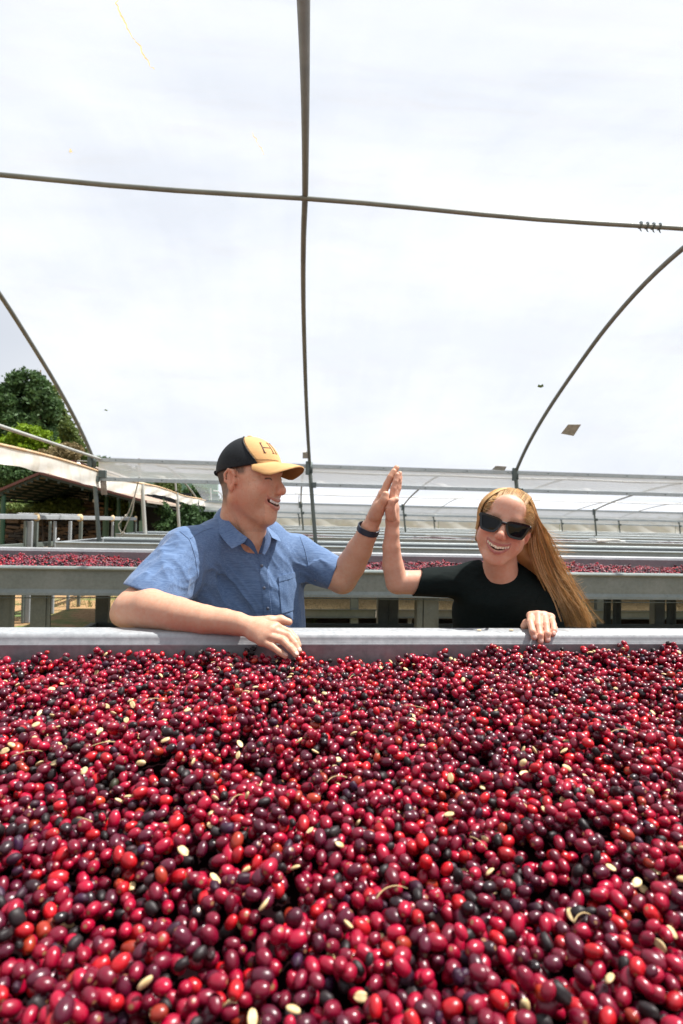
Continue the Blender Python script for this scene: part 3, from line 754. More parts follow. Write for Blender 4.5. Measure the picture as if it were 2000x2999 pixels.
for i, (px, wd) in enumerate(((108, 14), (234, 15), (330, 9), (397, 7), (85, 10))):
    p = along(px); s_ = p[1] / F
    if i == 4: p = p + (-.05, .35, .02)
    mb = MB(); mb.box((p[0], p[1] - .01, 1.328), (wd * s_, .075, .105), Matrix.Rotation(.06 * (i - 2), 3, 'Y'), .02); mb.box((p[0] + .004, p[1] - .012, 1.345), (wd * s_ * .6, .085, .05), Matrix.Rotation(-.1, 3, 'Y'), .018)
    mb.build('cloth_wrap', M['cloth_wrap'], rail, True)
o = thing('plastic_bag', 'crumpled white plastic bag on the lower rail at the left', 'bag'); p = along(72) + np.array((.0, .9, -.40))
V, Fc = sphere_mesh(14, 9); V = V * (.11, .08, .055) * (1 + .3 * vnoise(V * 2.2, 3))[:, None]; mesh_obj('bag_skin', V + p, Fc, M['white'], o, True)
mb = MB(); mb.tube([p + (.02, 0, .04), p + (.04, .01, .085), p + (.07, 0, .10)], [.02, .008, .018], 7); mb.build('knot', M['white'], o, True)
# loose rope from the gutter rail down to the rim of the third bed
r0, r1_, r2_ = at(408, 1398, 8.02), at(382, 1502, 8.3), at(358, 1568, 8.6)
rp_ = thing('rope', 'doubled pale rope hanging slantwise from the gutter left of the man', 'rope'); M['rope'] = plain('pale_rope', (.62, .57, .47), .8)
for k in (0, 1):
    c_ = np.array([r0, r0 * .5 + r1_ * .5 + (.0, 0, .01), r1_ + (.05 * (k - .5), 0, 0), r1_ * .4 + r2_ * .6 + (-.11 + .12 * k, 0, 0.02), r2_])
    t = np.linspace(0, 4, 33); i = np.clip(t.astype(int), 0, 3); Q = c_[i] + (c_[i + 1] - c_[i]) * (t - i)[:, None]
    for _ in range(3): Q[1:-1] = (Q[:-2] + 2 * Q[1:-1] + Q[2:]) / 4
    mb = MB(); mb.tube(Q, .008, 6); mb.build('strand', M['rope'], rp_, True)
    mb = MB(); V_, F_ = sphere_mesh(8, 6); q = Q[(18, 30)[k]]; mb.add(V_ * .02 + q, F_); mb.build('knot', M['rope'], rp_, True)
# dirty corrugated down pipes on the corner post
dpp = thing('down_pipe', 'pale corrugated down pipe beside the corner post at the left', 'down pipe')
for k in range(4):
    p = at(294 + k * 4.3, 1390, 8.02); q = at(299 + k * 4.3, 1449, 8.02); mb = MB(); mb.tube([p, q], .0115, 8); mb.build('rib', M['film_pipe'] if 'film_pipe' in M else M['roof_under'], dpp, True)
mb = MB(); p = at(300, 1388, 7.97); mb.box(p, (.10, .05, .10), bev=.004); mb.build('clamp', M['galv_dark'], dpp)
# ---------------------------------------------------------------- raised drying beds of galvanised channel
RIM = 1.05
def wall_prof(y, z, s, h=.155):
    """C channel: web at y, flanges pointing s (+1: away from the camera)"""
    t = .0035; f = .085
    P = [(y - .0, z - h + .012)]
    P += [(y, z - .034), (y - .003 * s, z - .031), (y - .003 * s, z - .027), (y, z - .024), (y, z - .013)]
    P += [(y + s * .0035, z - .004), (y + s * .011, z)]
    P += [(y + s * (f - .008), z), (y + s * f, z - .004), (y + s * f, z - .022), (y + s * (f - t), z - .022), (y + s * (f - t), z - .006), (y + s * .013, z - t), (y + s * .006, z - .009), (y + s * t, z - .015)]
    P += [(y + s * t, z - h + .016), (y + s * .010, z - h + .006), (y + s * .05, z - h + .006), (y + s * .05, z - h), (y + s * .008, z - h)]
    return P if s > 0 else P[::-1]
def front_prof(y, z, h=.155):
    """near wall seen from outside: rolled lip on top, web set back, lip at the foot"""
    P = [(y - .018, z - .020), (y - .022, z - .012), (y - .020, z - .003), (y - .012, z), (y + .045, z), (y + .045, z - .004), (y - .006, z - .006), (y - .001, z - .024)]
    P += [(y + .003, z - h + .030), (y - .003, z - h + .022), (y - .012, z - h + .012), (y - .015, z - h), (y + .03, z - h), (y + .03, z - h + .004), (y - .008, z - h + .006), (y + .007, z - h + .022), (y + .008, z - .03), (y + .004, z - .0255)]
    Q = P[8:] if False else P
    return Q
M['galv_far'] = galv('pale_galvanised_steel', (.36, .40, .41), (.25, .285, .29), .55, .3, (.30, .30, .26), .3)
def bed(label, y0, y1, x0, x1, z=RIM, legs=(), mat='galv', end=True, floor=True, hh=.155, bmat=None):
    root = thing('drying_bed', label, 'drying bed', 'raised drying beds in parallel rows')
    web = [(y0 - .018, z - .018), (y0 - .022, z - .010), (y0 - .018, z - .002), (y0 - .010, z), (y0 + .050, z), (y0 + .050, z - .004), (y0 - .008, z - .006), (y0 + .004, z - .022), (y0 + .004, z - hh + .03),
           (y0 - .010, z - hh + .012), (y0 - .012, z - hh), (y0 + .04, z - hh), (y0 + .04, z - hh + .004), (y0 - .004, z - hh + .006), (y0, z - hh + .03), (y0, z - .024)]
    # outer skin first, then the inner return, closed
    outer = [(y0 - .018, z - .018), (y0 - .022, z - .010), (y0 - .018, z - .002), (y0 - .010, z), (y0 + .050, z), (y0 + .050, z - .020), (y0 + .046, z - .020), (y0 + .046, z - .004),
             (y0 + .008, z - .005), (y0 + .005, z - .02), (y0 + .005, z - hh + .034), (y0 - .001, z - hh + .022), (y0 - .004, z - hh + .005), (y0 + .04, z - hh + .005), (y0 + .04, z - hh), (y0 - .012, z - hh), (y0 - .010, z - hh + .014), (y0 + .001, z - hh + .034), (y0 + .001, z - .022), (y0 - .006, z - .012)]
    mb = MB(); mb.extrude_x(outer[::-1], x0, x1); mb.build('front_wall', M[mat], root)
    mb = MB(); mb.extrude_x(wall_prof(y1, z, 1, hh)[::-1], x0, x1); auto_smooth(mb.build('back_wall', M[bmat or mat], root), 50)
    if end:
        for xx, s in ((x0, 1), (x1, -1)):
            mb = MB(); mb.box((xx + s * .003, (y0 + y1) / 2, z - hh / 2 + .0), (.006, y1 - y0 - .012, hh - .008))
            mb.box((xx + s * .035, (y0 + y1) / 2, z - .006), (.055, y1 - y0 - .10, .005)); mb.build('end_wall', M['galv'], root)
    if floor:
        mb = MB(); mb.box(((x0 + x1) / 2, (y0 + y1) / 2, z - hh + .016), (x1 - x0 - .02, y1 - y0 - .02, .012)); mb.build('mesh_floor', M['mesh'], root)
        mb = MB(); n = 60; xs = np.linspace(max(x0, -5), min(x1, 9), n)
        mb.tube([(x, y0 + .0, z - hh - .008 - .006 * (1 - math.cos(x * 1.4))) for x in xs], .0032, 6); mb.build('tension_cable', M['galv_dark'], root, True)
    for lx, wd, dp, yy, kind in legs:
        mb = MB(); zt = z - hh - .001
        if kind == 'C':      # open channel: web to the camera, flange with a bright return on the right
            pr_ = [(lx - wd / 2, yy), (lx + wd / 2, yy), (lx + wd / 2, yy + dp), (lx + wd / 2 - .004, yy + dp), (lx + wd / 2 - .004, yy + .004), (lx - wd / 2 + .004, yy + .004), (lx - wd / 2 + .004, yy + dp), (lx - wd / 2, yy + dp)]
            n = len(pr_); V = [(a, b, zz) for zz in (0, zt) for a, b in pr_]
            mb.add(V, [tuple(range(n))[::-1], tuple(range(n, 2 * n))] + [(i, (i + 1) % n, (i + 1) % n + n, i + n) for i in range(n)])
            mb.box((lx + wd / 2 + .012, yy + .01, zt / 2), (.022, .004, zt)) 
        elif kind == 'W':    # pressed W profile like a crash barrier post
            xs = np.linspace(-wd / 2, wd / 2, 9); yo = [0, .006, .02, .03, .034, .03, .02, .006, 0]
            pr_ = [(lx + a, yy + b) for a, b in zip(xs, yo)] + [(lx + a, yy + b + .005) for a, b in list(zip(xs, yo))[::-1]]
            n = len(pr_); V = [(a, b, zz) for zz in (0, zt) for a, b in pr_]
            mb.add(V, [tuple(range(n))[::-1], tuple(range(n, 2 * n))] + [(i, (i + 1) % n, (i + 1) % n + n, i + n) for i in range(n)])
        else:
            mb.box((lx, yy + dp / 2, zt / 2), (wd, dp, zt), bev=.006)
        mb.build('leg', M['galv_leg'], root)
    return root
M['mesh'] = plain('dark_drying_mesh', (.03, .028, .025), .9)

B1 = bed('nearest galvanised drying bed, heaped with red cherries, that both people lean on', -.55, 1.47, -2.6, 4.2, hh=.27, mat='galv_near',
         legs=[(-1.9, .1, .1, 1.50, 'B'), (1.2, .1, .1, 1.50, 'B'), (3.6, .1, .1, 1.50, 'B')])
B2 = bed('second drying bed behind the two people, holding red cherries', 3.42, 5.42, -3.3, 9.0, hh=.165, mat='galv_two', bmat='galv_near',
         legs=[(-1.60, .12, .07, 3.46, 'W'), (-1.41, .085, .08, 3.46, 'C'), (-1.59, .11, .08, 5.22, 'B'), (.865, .04, .08, 3.46, 'B'), (.925, .075, .08, 3.46, 'C'), (.94, .075, .09, 5.22, 'C'), (1.05, .095, .09, 5.22, 'B'), (3.17, .077, .08, 5.22, 'W'), (3.27, .087, .08, 5.22, 'W'), (3.72, .11, .09, 5.22, 'B'), (3.84, .10, .09, 5.22, 'W'), (4.2, .1, .09, 3.5, 'B'), (6.5, .1, .09, 3.5, 'B'), (6.6, .1, .09, 5.2, 'B')])
B3 = bed('third drying bed, empty, with its left end just behind the second', 6.85, 8.6, -2.62, 16, mat='galv_far',
         legs=[(x, .1, .08, yy, 'B') for x in (-2.12, .9, 4.1, 7.3) for yy in (6.9, 8.5)])
far = [(10.2, 12.2, -2.9, 22, .018), (13.9, 15.7, -2.6, 22, .035), (17.4, 19.2, -2.4, 22, .055), (20.6, 22.2, -2.3, 24, .08), (23.4, 25.0, -2.2, 24, .11)]
names = ['fourth drying bed, with a thin layer of dark dried cherries', 'fifth drying bed, empty pale steel rims beyond the dark cherries', 'sixth drying bed, thin bright rims below the far wall',
         'seventh drying bed, second from the far film wall', 'farthest drying bed, a thin line right before the far film wall']
for (a, b, c, d, dz), nme in zip(far, names):
    bed(nme, a, b, c, d, z=RIM + dz, mat='galv_far', legs=[(x, .1, .08, yy, 'B') for x in np.arange(c + .3, d, 4.2) for yy in (a + .04, b - .1)], floor=True)

# lower trays under the second and third beds, filled with parchment coffee
def lower_tray(label, y0, y1, x0, x1, z, h, mound):
    root = thing('lower_tray', label, 'tray', 'lower trays of parchment beans')
    mb = MB(); t = .005
    mb.extrude_x([(y0 - .03, z), (y0, z), (y0, z - h), (y0 - .025, z - h), (y0 - .025, z - h + t), (y0 - t, z - h + t), (y0 - t, z - t), (y0 - .03, z - t)], x0, x1); mb.build('front_rail', M['galv_leg'], root)
    mb = MB(); mb.box(((x0 + x1) / 2, y1, z - h / 2 + (.03 if mound else 0)), (x1 - x0, .005, h + (.06 if mound else 0))); mb.build('back_wall', M['galv_dark' if mound else 'galv_leg'], root)
    mb = MB(); mb.box((x0 + .003, (y0 + y1) / 2, z - h / 2), (.05, y1 - y0 - .01, h)); mb.build('end_wall', M['galv_leg'], root)
    mb = MB(); mb.box(((x0 + x1) / 2, (y0 + y1) / 2, z - h + .02), (x1 - x0 - .06, y1 - y0 - .02, .01)); mb.build('mesh_floor', M['mesh'], root)
    for lx in np.arange(x0 + .1, x1, 2.4):
        for yy in (y0 + .04, y1 - .05): mb = MB(); mb.box((lx, yy, (z - h) / 2), (.05, .05, z - h)); mb.build('leg', M['galv_leg'], root)
    return root
LT2 = lower_tray('low tray under the second bed, its pale rail just above the near rim', 3.58, 5.18, -1.64, 9, .41, .10, 0)
LT3 = lower_tray('low tray under the third bed holding a mound of tan parchment beans', 6.9, 8.5, -.9, 14, .275, .105, 1)
# white tag with handwriting tied to that tray
o = thing('tag', 'white handwritten tag on the rail of the low tray between the two people', 'tag')
M['paper'] = plain('white_paper', (.75, .75, .72), .8); M['ink'] = plain('blue_ink', (.05, .06, .12), .8)
tc_ = np.array([1.22, 6.862, .222])
mb = MB(); mb.box(tc_, (.125, .003, .085), Matrix.Rotation(.04, 3, 'Y')); mb.build('card', M['paper'], o)
mb = MB(); tr = random.Random(3)
for r_, nn in ((.022, 5), (-.003, 6), (-.026, 5)):
    for i in range(nn):
        x = -.045 + i * .017 + tr.uniform(-.003, .003); a = tc_ + (x, -.0025, r_)
        for q in range(2): b = a + (tr.uniform(-.006, .006), 0, tr.uniform(-.008, .008)); mb.bar(a, b + (1e-3, 0, 0), .0018, .001); a = b
mb.build('handwriting', M['ink'], o)
# white sheet lying on bed four
mb = MB(); mb.box((6.25, 10.35, 1.09), (.62, .3, .02), Matrix.Rotation(.15, 3, 'Z'), .003); mb.box((6.2, 10.33, 1.112), (.5, .26, .02), Matrix.Rotation(.05, 3, 'Z'), .003)
o = mb.build('white_crate_lid', M['paper']); put_origin(o, (6.25, 10.35, 1.08)); tag(o, 'flat white lid lying across the rim of the fourth bed at the right', 'lid')
# loose wooden slat across bed four
mb = MB(); mb.bar((3.2, 12.4, 1.09), (4.6, 10.1, 1.09), .05, .025); M['slat'] = plain('pale_slat', (.5, .47, .4), .8)
o = mb.build('slat', M['slat']); put_origin(o, (3.9, 11.2, 1.08)); tag(o, 'pale slat lying slantwise across the fourth bed right of the woman', 'slat')
# ---------------------------------------------------------------- coffee cherries
cm = NT('coffee_cherry_skin')
at = cm.n('Attribute'); at.attribute_type = 'INSTANCER'; at.attribute_name = 'tint'
gen = cm.coord('Object', (1, 1, 1)); info = cm.n('ObjectInfo')
off = cm.n('VectorMath'); off.operation = 'ADD'; cm.l(gen, off.inputs[0])
oi = cm.n('CombineXYZ'); cm.l(cm.math('MULTIPLY', info.outputs['Random'], 40.0), oi.inputs[0]); cm.l(oi.outputs[0], off.inputs[1])
tp = cm.n('Attribute'); tp.attribute_name = 'tip'
n1 = cm.noise(off.outputs[0], 110, 5, .65); n2 = cm.noise(off.outputs[0], 45, 3, .6)
base = cm.mix(cm.ramp(n2, [(.35, (0, 0, 0)), (.75, (.5, .5, .5))]), at.outputs['Color'], (.045, .003, .012), 'MIX')
base = cm.mix(cm.ramp(n1, [(.66, (0, 0, 0)), (.78, (.35, .35, .35))]), base, (.16, .07, .035))
base = cm.mix(cm.ramp(tp.outputs['Fac'], [(.55, (0, 0, 0)), (.8, (1, 1, 1))]), base, (.24, .12, .055))
cm.set(Base_Color=base, Roughness=cm.ramp(n2, [(.3, (.24,) * 3), (.75, (.40,) * 3)]), IOR=1.5, Specular_IOR_Level=.52)
cm.bump(n1, .12, .0006)
M['cherry'] = cm.m
dm = NT('dried_cherry_husk')
v_ = dm.coord('Object'); n1 = dm.noise(v_, 90, 6, .7); at = dm.n('Attribute'); at.attribute_type = 'INSTANCER'; at.attribute_name = 'tint'
dm.set(Base_Color=dm.mix(dm.ramp(n1, [(.4, (0, 0, 0)), (.7, (.7, .7, .7))]), at.outputs['Color'], (.030, .024, .022)), Roughness=.5, Specular_IOR_Level=.35)
dm.bump(n1, .5, .0012); M['husk'] = dm.m
bm_ = NT('pale_bean'); v_ = bm_.coord('Object'); n1 = bm_.noise(v_, 120, 4, .6)
bm_.set(Base_Color=bm_.ramp(n1, [(.3, (.46, .31, .12)), (.7, (.74, .58, .32))]), Roughness=.5); M['bean'] = bm_.m

def cherry_mesh(name, seed, dried=False, nu=16, nv=10):
    V, Fc = sphere_mesh(nu, nv); r = np.random.RandomState(seed)
    L_ = r.uniform(.0083, .0100); W_ = r.uniform(.0061, .0070)
    P = V * (W_, W_ * r.uniform(.92, 1), L_)
    tipv = np.clip((V[:, 2] - .86) / .14, 0, 1)
    P[:, 2] -= .0011 * (V[:, 2] > .93)                                     # sunken calyx disc
    P *= (1 + .035 * vnoise(V * 1.7 + seed * 7, seed))[:, None]
    if dried:
        P *= (1 + .13 * vnoise(V * (2.6, 2.6, 1.3) + seed * 3, seed) - .05 * np.abs(np.sin(np.arctan2(V[:, 1], V[:, 0]) * 4 + seed)))[:, None] * .93
        P[:, 0] *= .82
    me = bpy.data.meshes.new(name); me.from_pydata(P.tolist(), [], Fc); me.polygons.foreach_set('use_smooth', [True] * len(Fc))
    a = me.attributes.new('tip', 'FLOAT', 'POINT'); a.data.foreach_set('value', tipv)
    me.materials.append(M['husk' if dried else 'cherry']); me.update(); return me
def bean_mesh(seed, nu=12, nv=8):
    V, Fc = sphere_mesh(nu, nv); P = V * (.0042, .0027, .0064)
    P[:, 1] = np.where(V[:, 1] < 0, P[:, 1] * .45, P[:, 1]); P[:, 1] += np.where((V[:, 1] < -.3) & (np.abs(V[:, 0]) < .25), .0009, 0)
    P *= (1 + .05 * vnoise(V * 2 + seed, seed))[:, None]
    me = bpy.data.meshes.new('bean'); me.from_pydata(P.tolist(), [], Fc); me.polygons.foreach_set('use_smooth', [True] * len(Fc)); me.materials.append(M['bean']); me.update(); return me
CH = [cherry_mesh('cherry', i, False) for i in range(6)] + [cherry_mesh('dried_cherry', 20 + i, True) for i in range(4)]
CHL = [cherry_mesh('cherry_small', i, False, 8, 6) for i in range(3)] + [cherry_mesh('dried_cherry_small', 30 + i, True, 8, 6) for i in range(2)]
BE = [bean_mesh(i) for i in range(3)]; BEL = [bean_mesh(9, 6, 5)]

# one square metre-wise patch of settled cherries: dropped one after another onto the pile
def settle(Lt, layers, seed, rad=.0068):
    r = np.random.RandomState(seed); n = int(layers * Lt * Lt / (math.pi * rad * rad) * .86)
    cs = rad * 2.2; nc = int(Lt / cs); cs = Lt / nc
    grid = [[[] for _ in range(nc)] for _ in range(nc)]; outp = []
    D2 = (2 * rad) ** 2
    for _ in range(n):
        bx, by = r.rand(2) * Lt; best = None
        for k in range(7):
            if k == 0: x, y = bx, by
            else:
                a = r.rand() * 6.283; q = rad * (1.1 if k < 4 else .45); ox, oy = (bx, by) if k < 4 else (best[0], best[1]); x = (ox + q * math.cos(a)) % Lt; y = (oy + q * math.sin(a)) % Lt
            z = 0.0; ci, cj = int(x / cs) % nc, int(y / cs) % nc
            for di in (-1, 0, 1):
                for dj in (-1, 0, 1):
                    for (px, py, pz) in grid[(ci + di) % nc][(cj + dj) % nc]:
                        dx = abs(px - x); dy = abs(py - y)
                        if dx > Lt / 2: dx = Lt - dx
                        if dy > Lt / 2: dy = Lt - dy
                        d2 = dx * dx + dy * dy
                        if d2 < D2:
                            zz = pz + math.sqrt(D2 - d2)
                            if zz > z: z = zz
            if best is None or z < best[2] - 1e-6: best = (x, y, z)
        x, y, z = best; grid[int(x / cs) % nc][int(y / cs) % nc].append(best); outp.append(best)
    return np.array(outp)
TL = .5
T1 = settle(TL, 3.5, 4)
zt = T1[:, 2].copy()
# keep only what shows: anything with a surface well above it in its own column is buried
top = np.zeros(len(T1), bool)
gN = 60; hm = np.zeros((gN, gN))
gi = (T1[:, :2] / TL * gN).astype(int) % gN
for (a, b), z in zip(gi, zt): hm[a, b] = max(hm[a, b], z)
hm2 = np.max([np.roll(np.roll(hm, i, 0), j, 1) for i in (-1, 0, 1) for j in (-1, 0, 1)], axis=0)
top = zt > hm2[gi[:, 0], gi[:, 1]] - .028
T1 = T1[top]; T1[:, 2] -= np.percentile(T1[:, 2], 80)

def mound1(x, y):
    """surface of the heap in the near bed (relative height)"""
    w1 = .007 * np.sin(x * 4.3 + 1.1) + .006 * np.sin(x * 9.1 - y * 3) + .006 * np.sin(y * 8.5 + x * 2.2) + .004 * np.sin(x * 17 + y * 11)
    wall = np.clip((y - 1.30) / .17, 0, 1)
    edge = -.006 + .020 * np.exp(-((x + .36) / .30) ** 2) + .026 * np.exp(-((x - .95) / .45) ** 2) - .020 * np.exp(-((x - .18) / .22) ** 2) - .014 * np.exp(-((x + .85) / .25) ** 2)
    return w1 * (1 - .5 * wall) + wall * edge - .085 * np.clip((1.32 - y) / 1.0, 0, 1.15) ** 1.15
def scatter(x0, x1, y0, y1, zbase, fmound, seed, tile=T1, keep=None):
    r = np.random.RandomState(seed); out_ = []
    for i in range(int(math.floor(x0 / TL)), int(math.ceil(x1 / TL))):
        for j in range(int(math.floor(y0 / TL)), int(math.ceil(y1 / TL))):
            t = tile.copy(); k = (i * 7 + j * 13) % 4
            t[:, 0] += i * TL; t[:, 1] += j * TL; out_.append(t)
    P = np.concatenate(out_); m = (P[:, 0] > x0) & (P[:, 0] < x1) & (P[:, 1] > y0) & (P[:, 1] < y1); P = P[m]
    P[:, :2] += r.uniform(-.0012, .0012, (len(P), 2)); P[:, 2] += zbase + fmound(P[:, 0], P[:, 1])
    if keep is not None: P = P[keep(P)]
    return P
def looks(n, r, dark=0.0):
    """kind index, tint and rotation for n pieces"""
    u = r.rand(n); tint = np.zeros((n, 3)); kind = np.zeros(n, int)
    pal = [(.30, (.33, .0012, .024)), (.22, (.155, .0018, .017)), (.17, (.075, .003, .016)), (.09, (.46, .005, .010)), (.018, (.34, .030, .010)), (.10, (.012, .006, .008))]
    if dark: pal = [(p * (1 - dark) if i not in (2, 5) else p + dark * .30, c) for i, (p, c) in enumerate(pal)]
    tot = sum(p for p, _ in pal); c0 = 0; cl = np.zeros(n, int)
    for i, (p, c) in enumerate(pal):
        m = (u >= c0) & (u < c0 + p / tot + 1e-9); tint[m] = c; cl[m] = i; c0 += p / tot
    tint *= r.uniform(.75, 1.25, (n, 1))
    kind = r.randint(0, 6, n); dr = (cl == 5) & (r.rand(n) < .75) | (r.rand(n) < .05); kind[dr] = 6 + r.randint(0, 4, dr.sum()); tint[dr] = np.minimum(tint[dr], .03)
    rot = np.stack([math.pi / 2 + r.normal(0, .55, n), r.normal(0, .3, n), r.uniform(0, 6.28, n)], 1)
    scl = r.normal(1, .12, n).clip(.70, 1.32)
    return kind, tint, rot, scl, cl

def instancer(name, P, kind, tint, rot, scl, meshes, label, cat):
    me = bpy.data.meshes.new(name); me.from_pydata(P.tolist(), [], [])
    for nm, ty, dat, key in (('kind_index', 'INT', kind.astype(np.int32), 'value'), ('rot', 'FLOAT_VECTOR', rot, 'vector'), ('scl', 'FLOAT', scl, 'value')):
        a = me.attributes.new(nm, ty, 'POINT'); a.data.foreach_set(key, np.ascontiguousarray(dat).ravel())
    a = me.attributes.new('tint', 'FLOAT_COLOR', 'POINT'); a.data.foreach_set('color', np.hstack([tint, np.ones((len(P), 1))]).ravel())
    o = bpy.data.objects.new(name, me); link(o)
    coll = bpy.data.collections.new(name + '_shapes')
    for i, m in enumerate(meshes):
        q = bpy.data.objects.new('%s_shape_%02d' % (name, i), m); coll.objects.link(q)
    ng = bpy.data.node_groups.new(name + '_scatter', 'GeometryNodeTree')
    ng.interface.new_socket('Geometry', in_out='INPUT', socket_type='NodeSocketGeometry'); ng.interface.new_socket('Geometry', in_out='OUTPUT', socket_type='NodeSocketGeometry')
    N = ng.nodes.new; gi_ = N('NodeGroupInput'); go = N('NodeGroupOutput'); ip = N('GeometryNodeInstanceOnPoints'); ci = N('GeometryNodeCollectionInfo')
    ci.inputs['Collection'].default_value = coll; ci.inputs['Separate Children'].default_value = True; ci.inputs['Reset Children'].default_value = True
    def attr(nm, ty): q = N('GeometryNodeInputNamedAttribute'); q.data_type = ty; q.inputs['Name'].default_value = nm; return q.outputs['Attribute']
    e2r = N('FunctionNodeEulerToRotation'); lk = ng.links.new
    lk(gi_.outputs[0], ip.inputs['Points']); lk(ci.outputs[0], ip.inputs['Instance']); ip.inputs['Pick Instance'].default_value = True
    lk(attr('kind_index', 'INT'), ip.inputs['Instance Index']); lk(attr('rot', 'FLOAT_VECTOR'), e2r.inputs[0]); lk(e2r.outputs[0], ip.inputs['Rotation']); lk(attr('scl', 'FLOAT'), ip.inputs['Scale'])
    lk(ip.outputs[0], go.inputs[0])
    md = o.modifiers.new('scatter', 'NODES'); md.node_group = ng
    return tag(o, label, cat, kind='stuff')

R1 = np.random.RandomState(21)
ZC = CAM[2] - .345
P1 = scatter(-2.5, 4.1, -.5, 1.455, ZC, mound1, 1)
# people's side: the visible wedge is all that needs the full pile; elsewhere thin it to the top layer
k1, t1, r1, s1, cl1 = looks(len(P1), R1)
# settle hollow under the man's finger tips
def cam_px(P):
    q = (P - CAM) @ CR; Z = -q[:, 2]; return CX + F * q[:, 0] / Z, CY - F * q[:, 1] / Z, Z
px, py, pz = cam_px(P1)
inview = (px > 0) & (px < 2000) & (py < 2999) & (py > 0) & (pz > .2)
# beans replace some of the pieces on top
bean = (R1.rand(len(P1)) < .034)
vis = np.nonzero(inview & ~bean)[0]; vis = vis[np.argsort(pz[vis] - 2.5 * (P1[vis, 2] - ZC - mound1(P1[vis, 0], P1[vis, 1])))]
pick = vis[:300]
rest = np.ones(len(P1), bool); rest[pick] = False; rest[bean] = False
# added filler sheet under the pile, near-black for the shade in its gaps
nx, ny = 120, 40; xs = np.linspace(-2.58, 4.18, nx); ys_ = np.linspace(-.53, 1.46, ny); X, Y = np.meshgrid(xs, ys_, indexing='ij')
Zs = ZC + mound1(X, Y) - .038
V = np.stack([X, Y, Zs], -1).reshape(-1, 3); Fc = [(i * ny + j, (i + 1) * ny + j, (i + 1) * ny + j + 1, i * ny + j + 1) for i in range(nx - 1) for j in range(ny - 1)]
M['under'] = plain('cherry_gap_shade', (.010, .004, .005), 1.0); M['under'].node_tree.nodes['Principled BSDF'].inputs['Specular IOR Level'].default_value = 0
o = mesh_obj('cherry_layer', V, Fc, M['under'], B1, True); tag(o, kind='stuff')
instancer('coffee_cherries', P1[rest], k1[rest], t1[rest], r1[rest], s1[rest], CH, 'deep heap of red and maroon coffee cherries filling the near bed', 'coffee cherries')
CN = ['crimson', 'dark red', 'deep maroon', 'bright red', 'orange red', 'blackened']
COLW = ['at the left edge', 'near the left edge', 'left of centre', 'just left of centre', 'just right of centre', 'right of centre', 'near the right edge', 'at the right edge']
ROWW = ['in the lowest row of the heap', 'in the second row up', 'in the third row up', 'in the fourth row up', 'in the fifth row up', 'in the sixth row up']
def colw(x): return COLW[int(np.clip(x // 250, 0, 7))]
edges = np.percentile(-py[pick], [16.7, 33.3, 50, 66.7, 83.3])
for i in pick:
    o = bpy.data.objects.new('coffee_cherry', CH[k1[i]]); link(o); o.location = P1[i]; o.rotation_euler = r1[i]; o.scale = (s1[i],) * 3
    o['tint'] = [float(t1[i][0]), float(t1[i][1]), float(t1[i][2]), 1.0]
    cn = 'wrinkled black' if k1[i] > 5 else CN[cl1[i]]
    sz = 'large ' if s1[i] > 1.05 else 'small ' if s1[i] < .95 else ''
    tl = 'sideways ' if abs(math.sin(r1[i][2])) > .77 else 'upright ' if abs(math.sin(r1[i][2])) < .4 else 'slanting '
    lb = '%s%s%s cherry %s, %s' % (sz, tl, cn, ROWW[int(np.searchsorted(edges, -py[i]))], colw(px[i]))
    tag(o, lb, 'coffee cherry', 'coffee cherries nearest the camera, at the bottom of the heap')
# beans: the largest ones as things, the rest together
bi = np.nonzero(bean & inview & (P1[:, 2] - ZC - mound1(P1[:, 0], P1[:, 1]) > -.011))[0]; bi = bi[np.argsort(pz[bi])]
P1[bi, 2] += .003
for n_, i in enumerate(bi[:130]):
    o = bpy.data.objects.new('coffee_bean', BE[n_ % 3]); link(o); o.location = P1[i]; o.rotation_euler = (r1[i][0] + (math.pi if n_ % 3 else 0), r1[i][1] * 2, r1[i][2]); o.scale = (1.0 + .25 * ((n_ * 7) % 5) / 5,) * 3
    dn = np.linalg.norm(P1 - P1[i], axis=1); dn[bean] = 9; dn[P1[:, 2] < P1[i, 2] - .009] = 9; nb__ = int(np.argmin(dn)); cn = 'black' if k1[nb__] > 5 else CN[cl1[nb__]]
    rw = ['lowest on', 'low on', 'lower on', 'halfway up', 'high on', 'highest on'][int(np.clip((2999 - py[i]) // 190, 0, 5))]
    tag(o, 'pale %s bean by a %s cherry, %s the heap, %s' % (['flat', 'rounded', 'tilted'][n_ % 3], cn, rw, colw(px[i])), 'coffee bean', 'pale beans lying on the near cherry heap')
bo = np.setdiff1d(np.nonzero(bean)[0], bi[:130])
instancer('coffee_beans', P1[bo], np.zeros(len(bo), int), t1[bo], r1[bo], np.full(len(bo), 1.1), BE, 'pale bare beans sprinkled over the farther cherries', 'coffee beans')
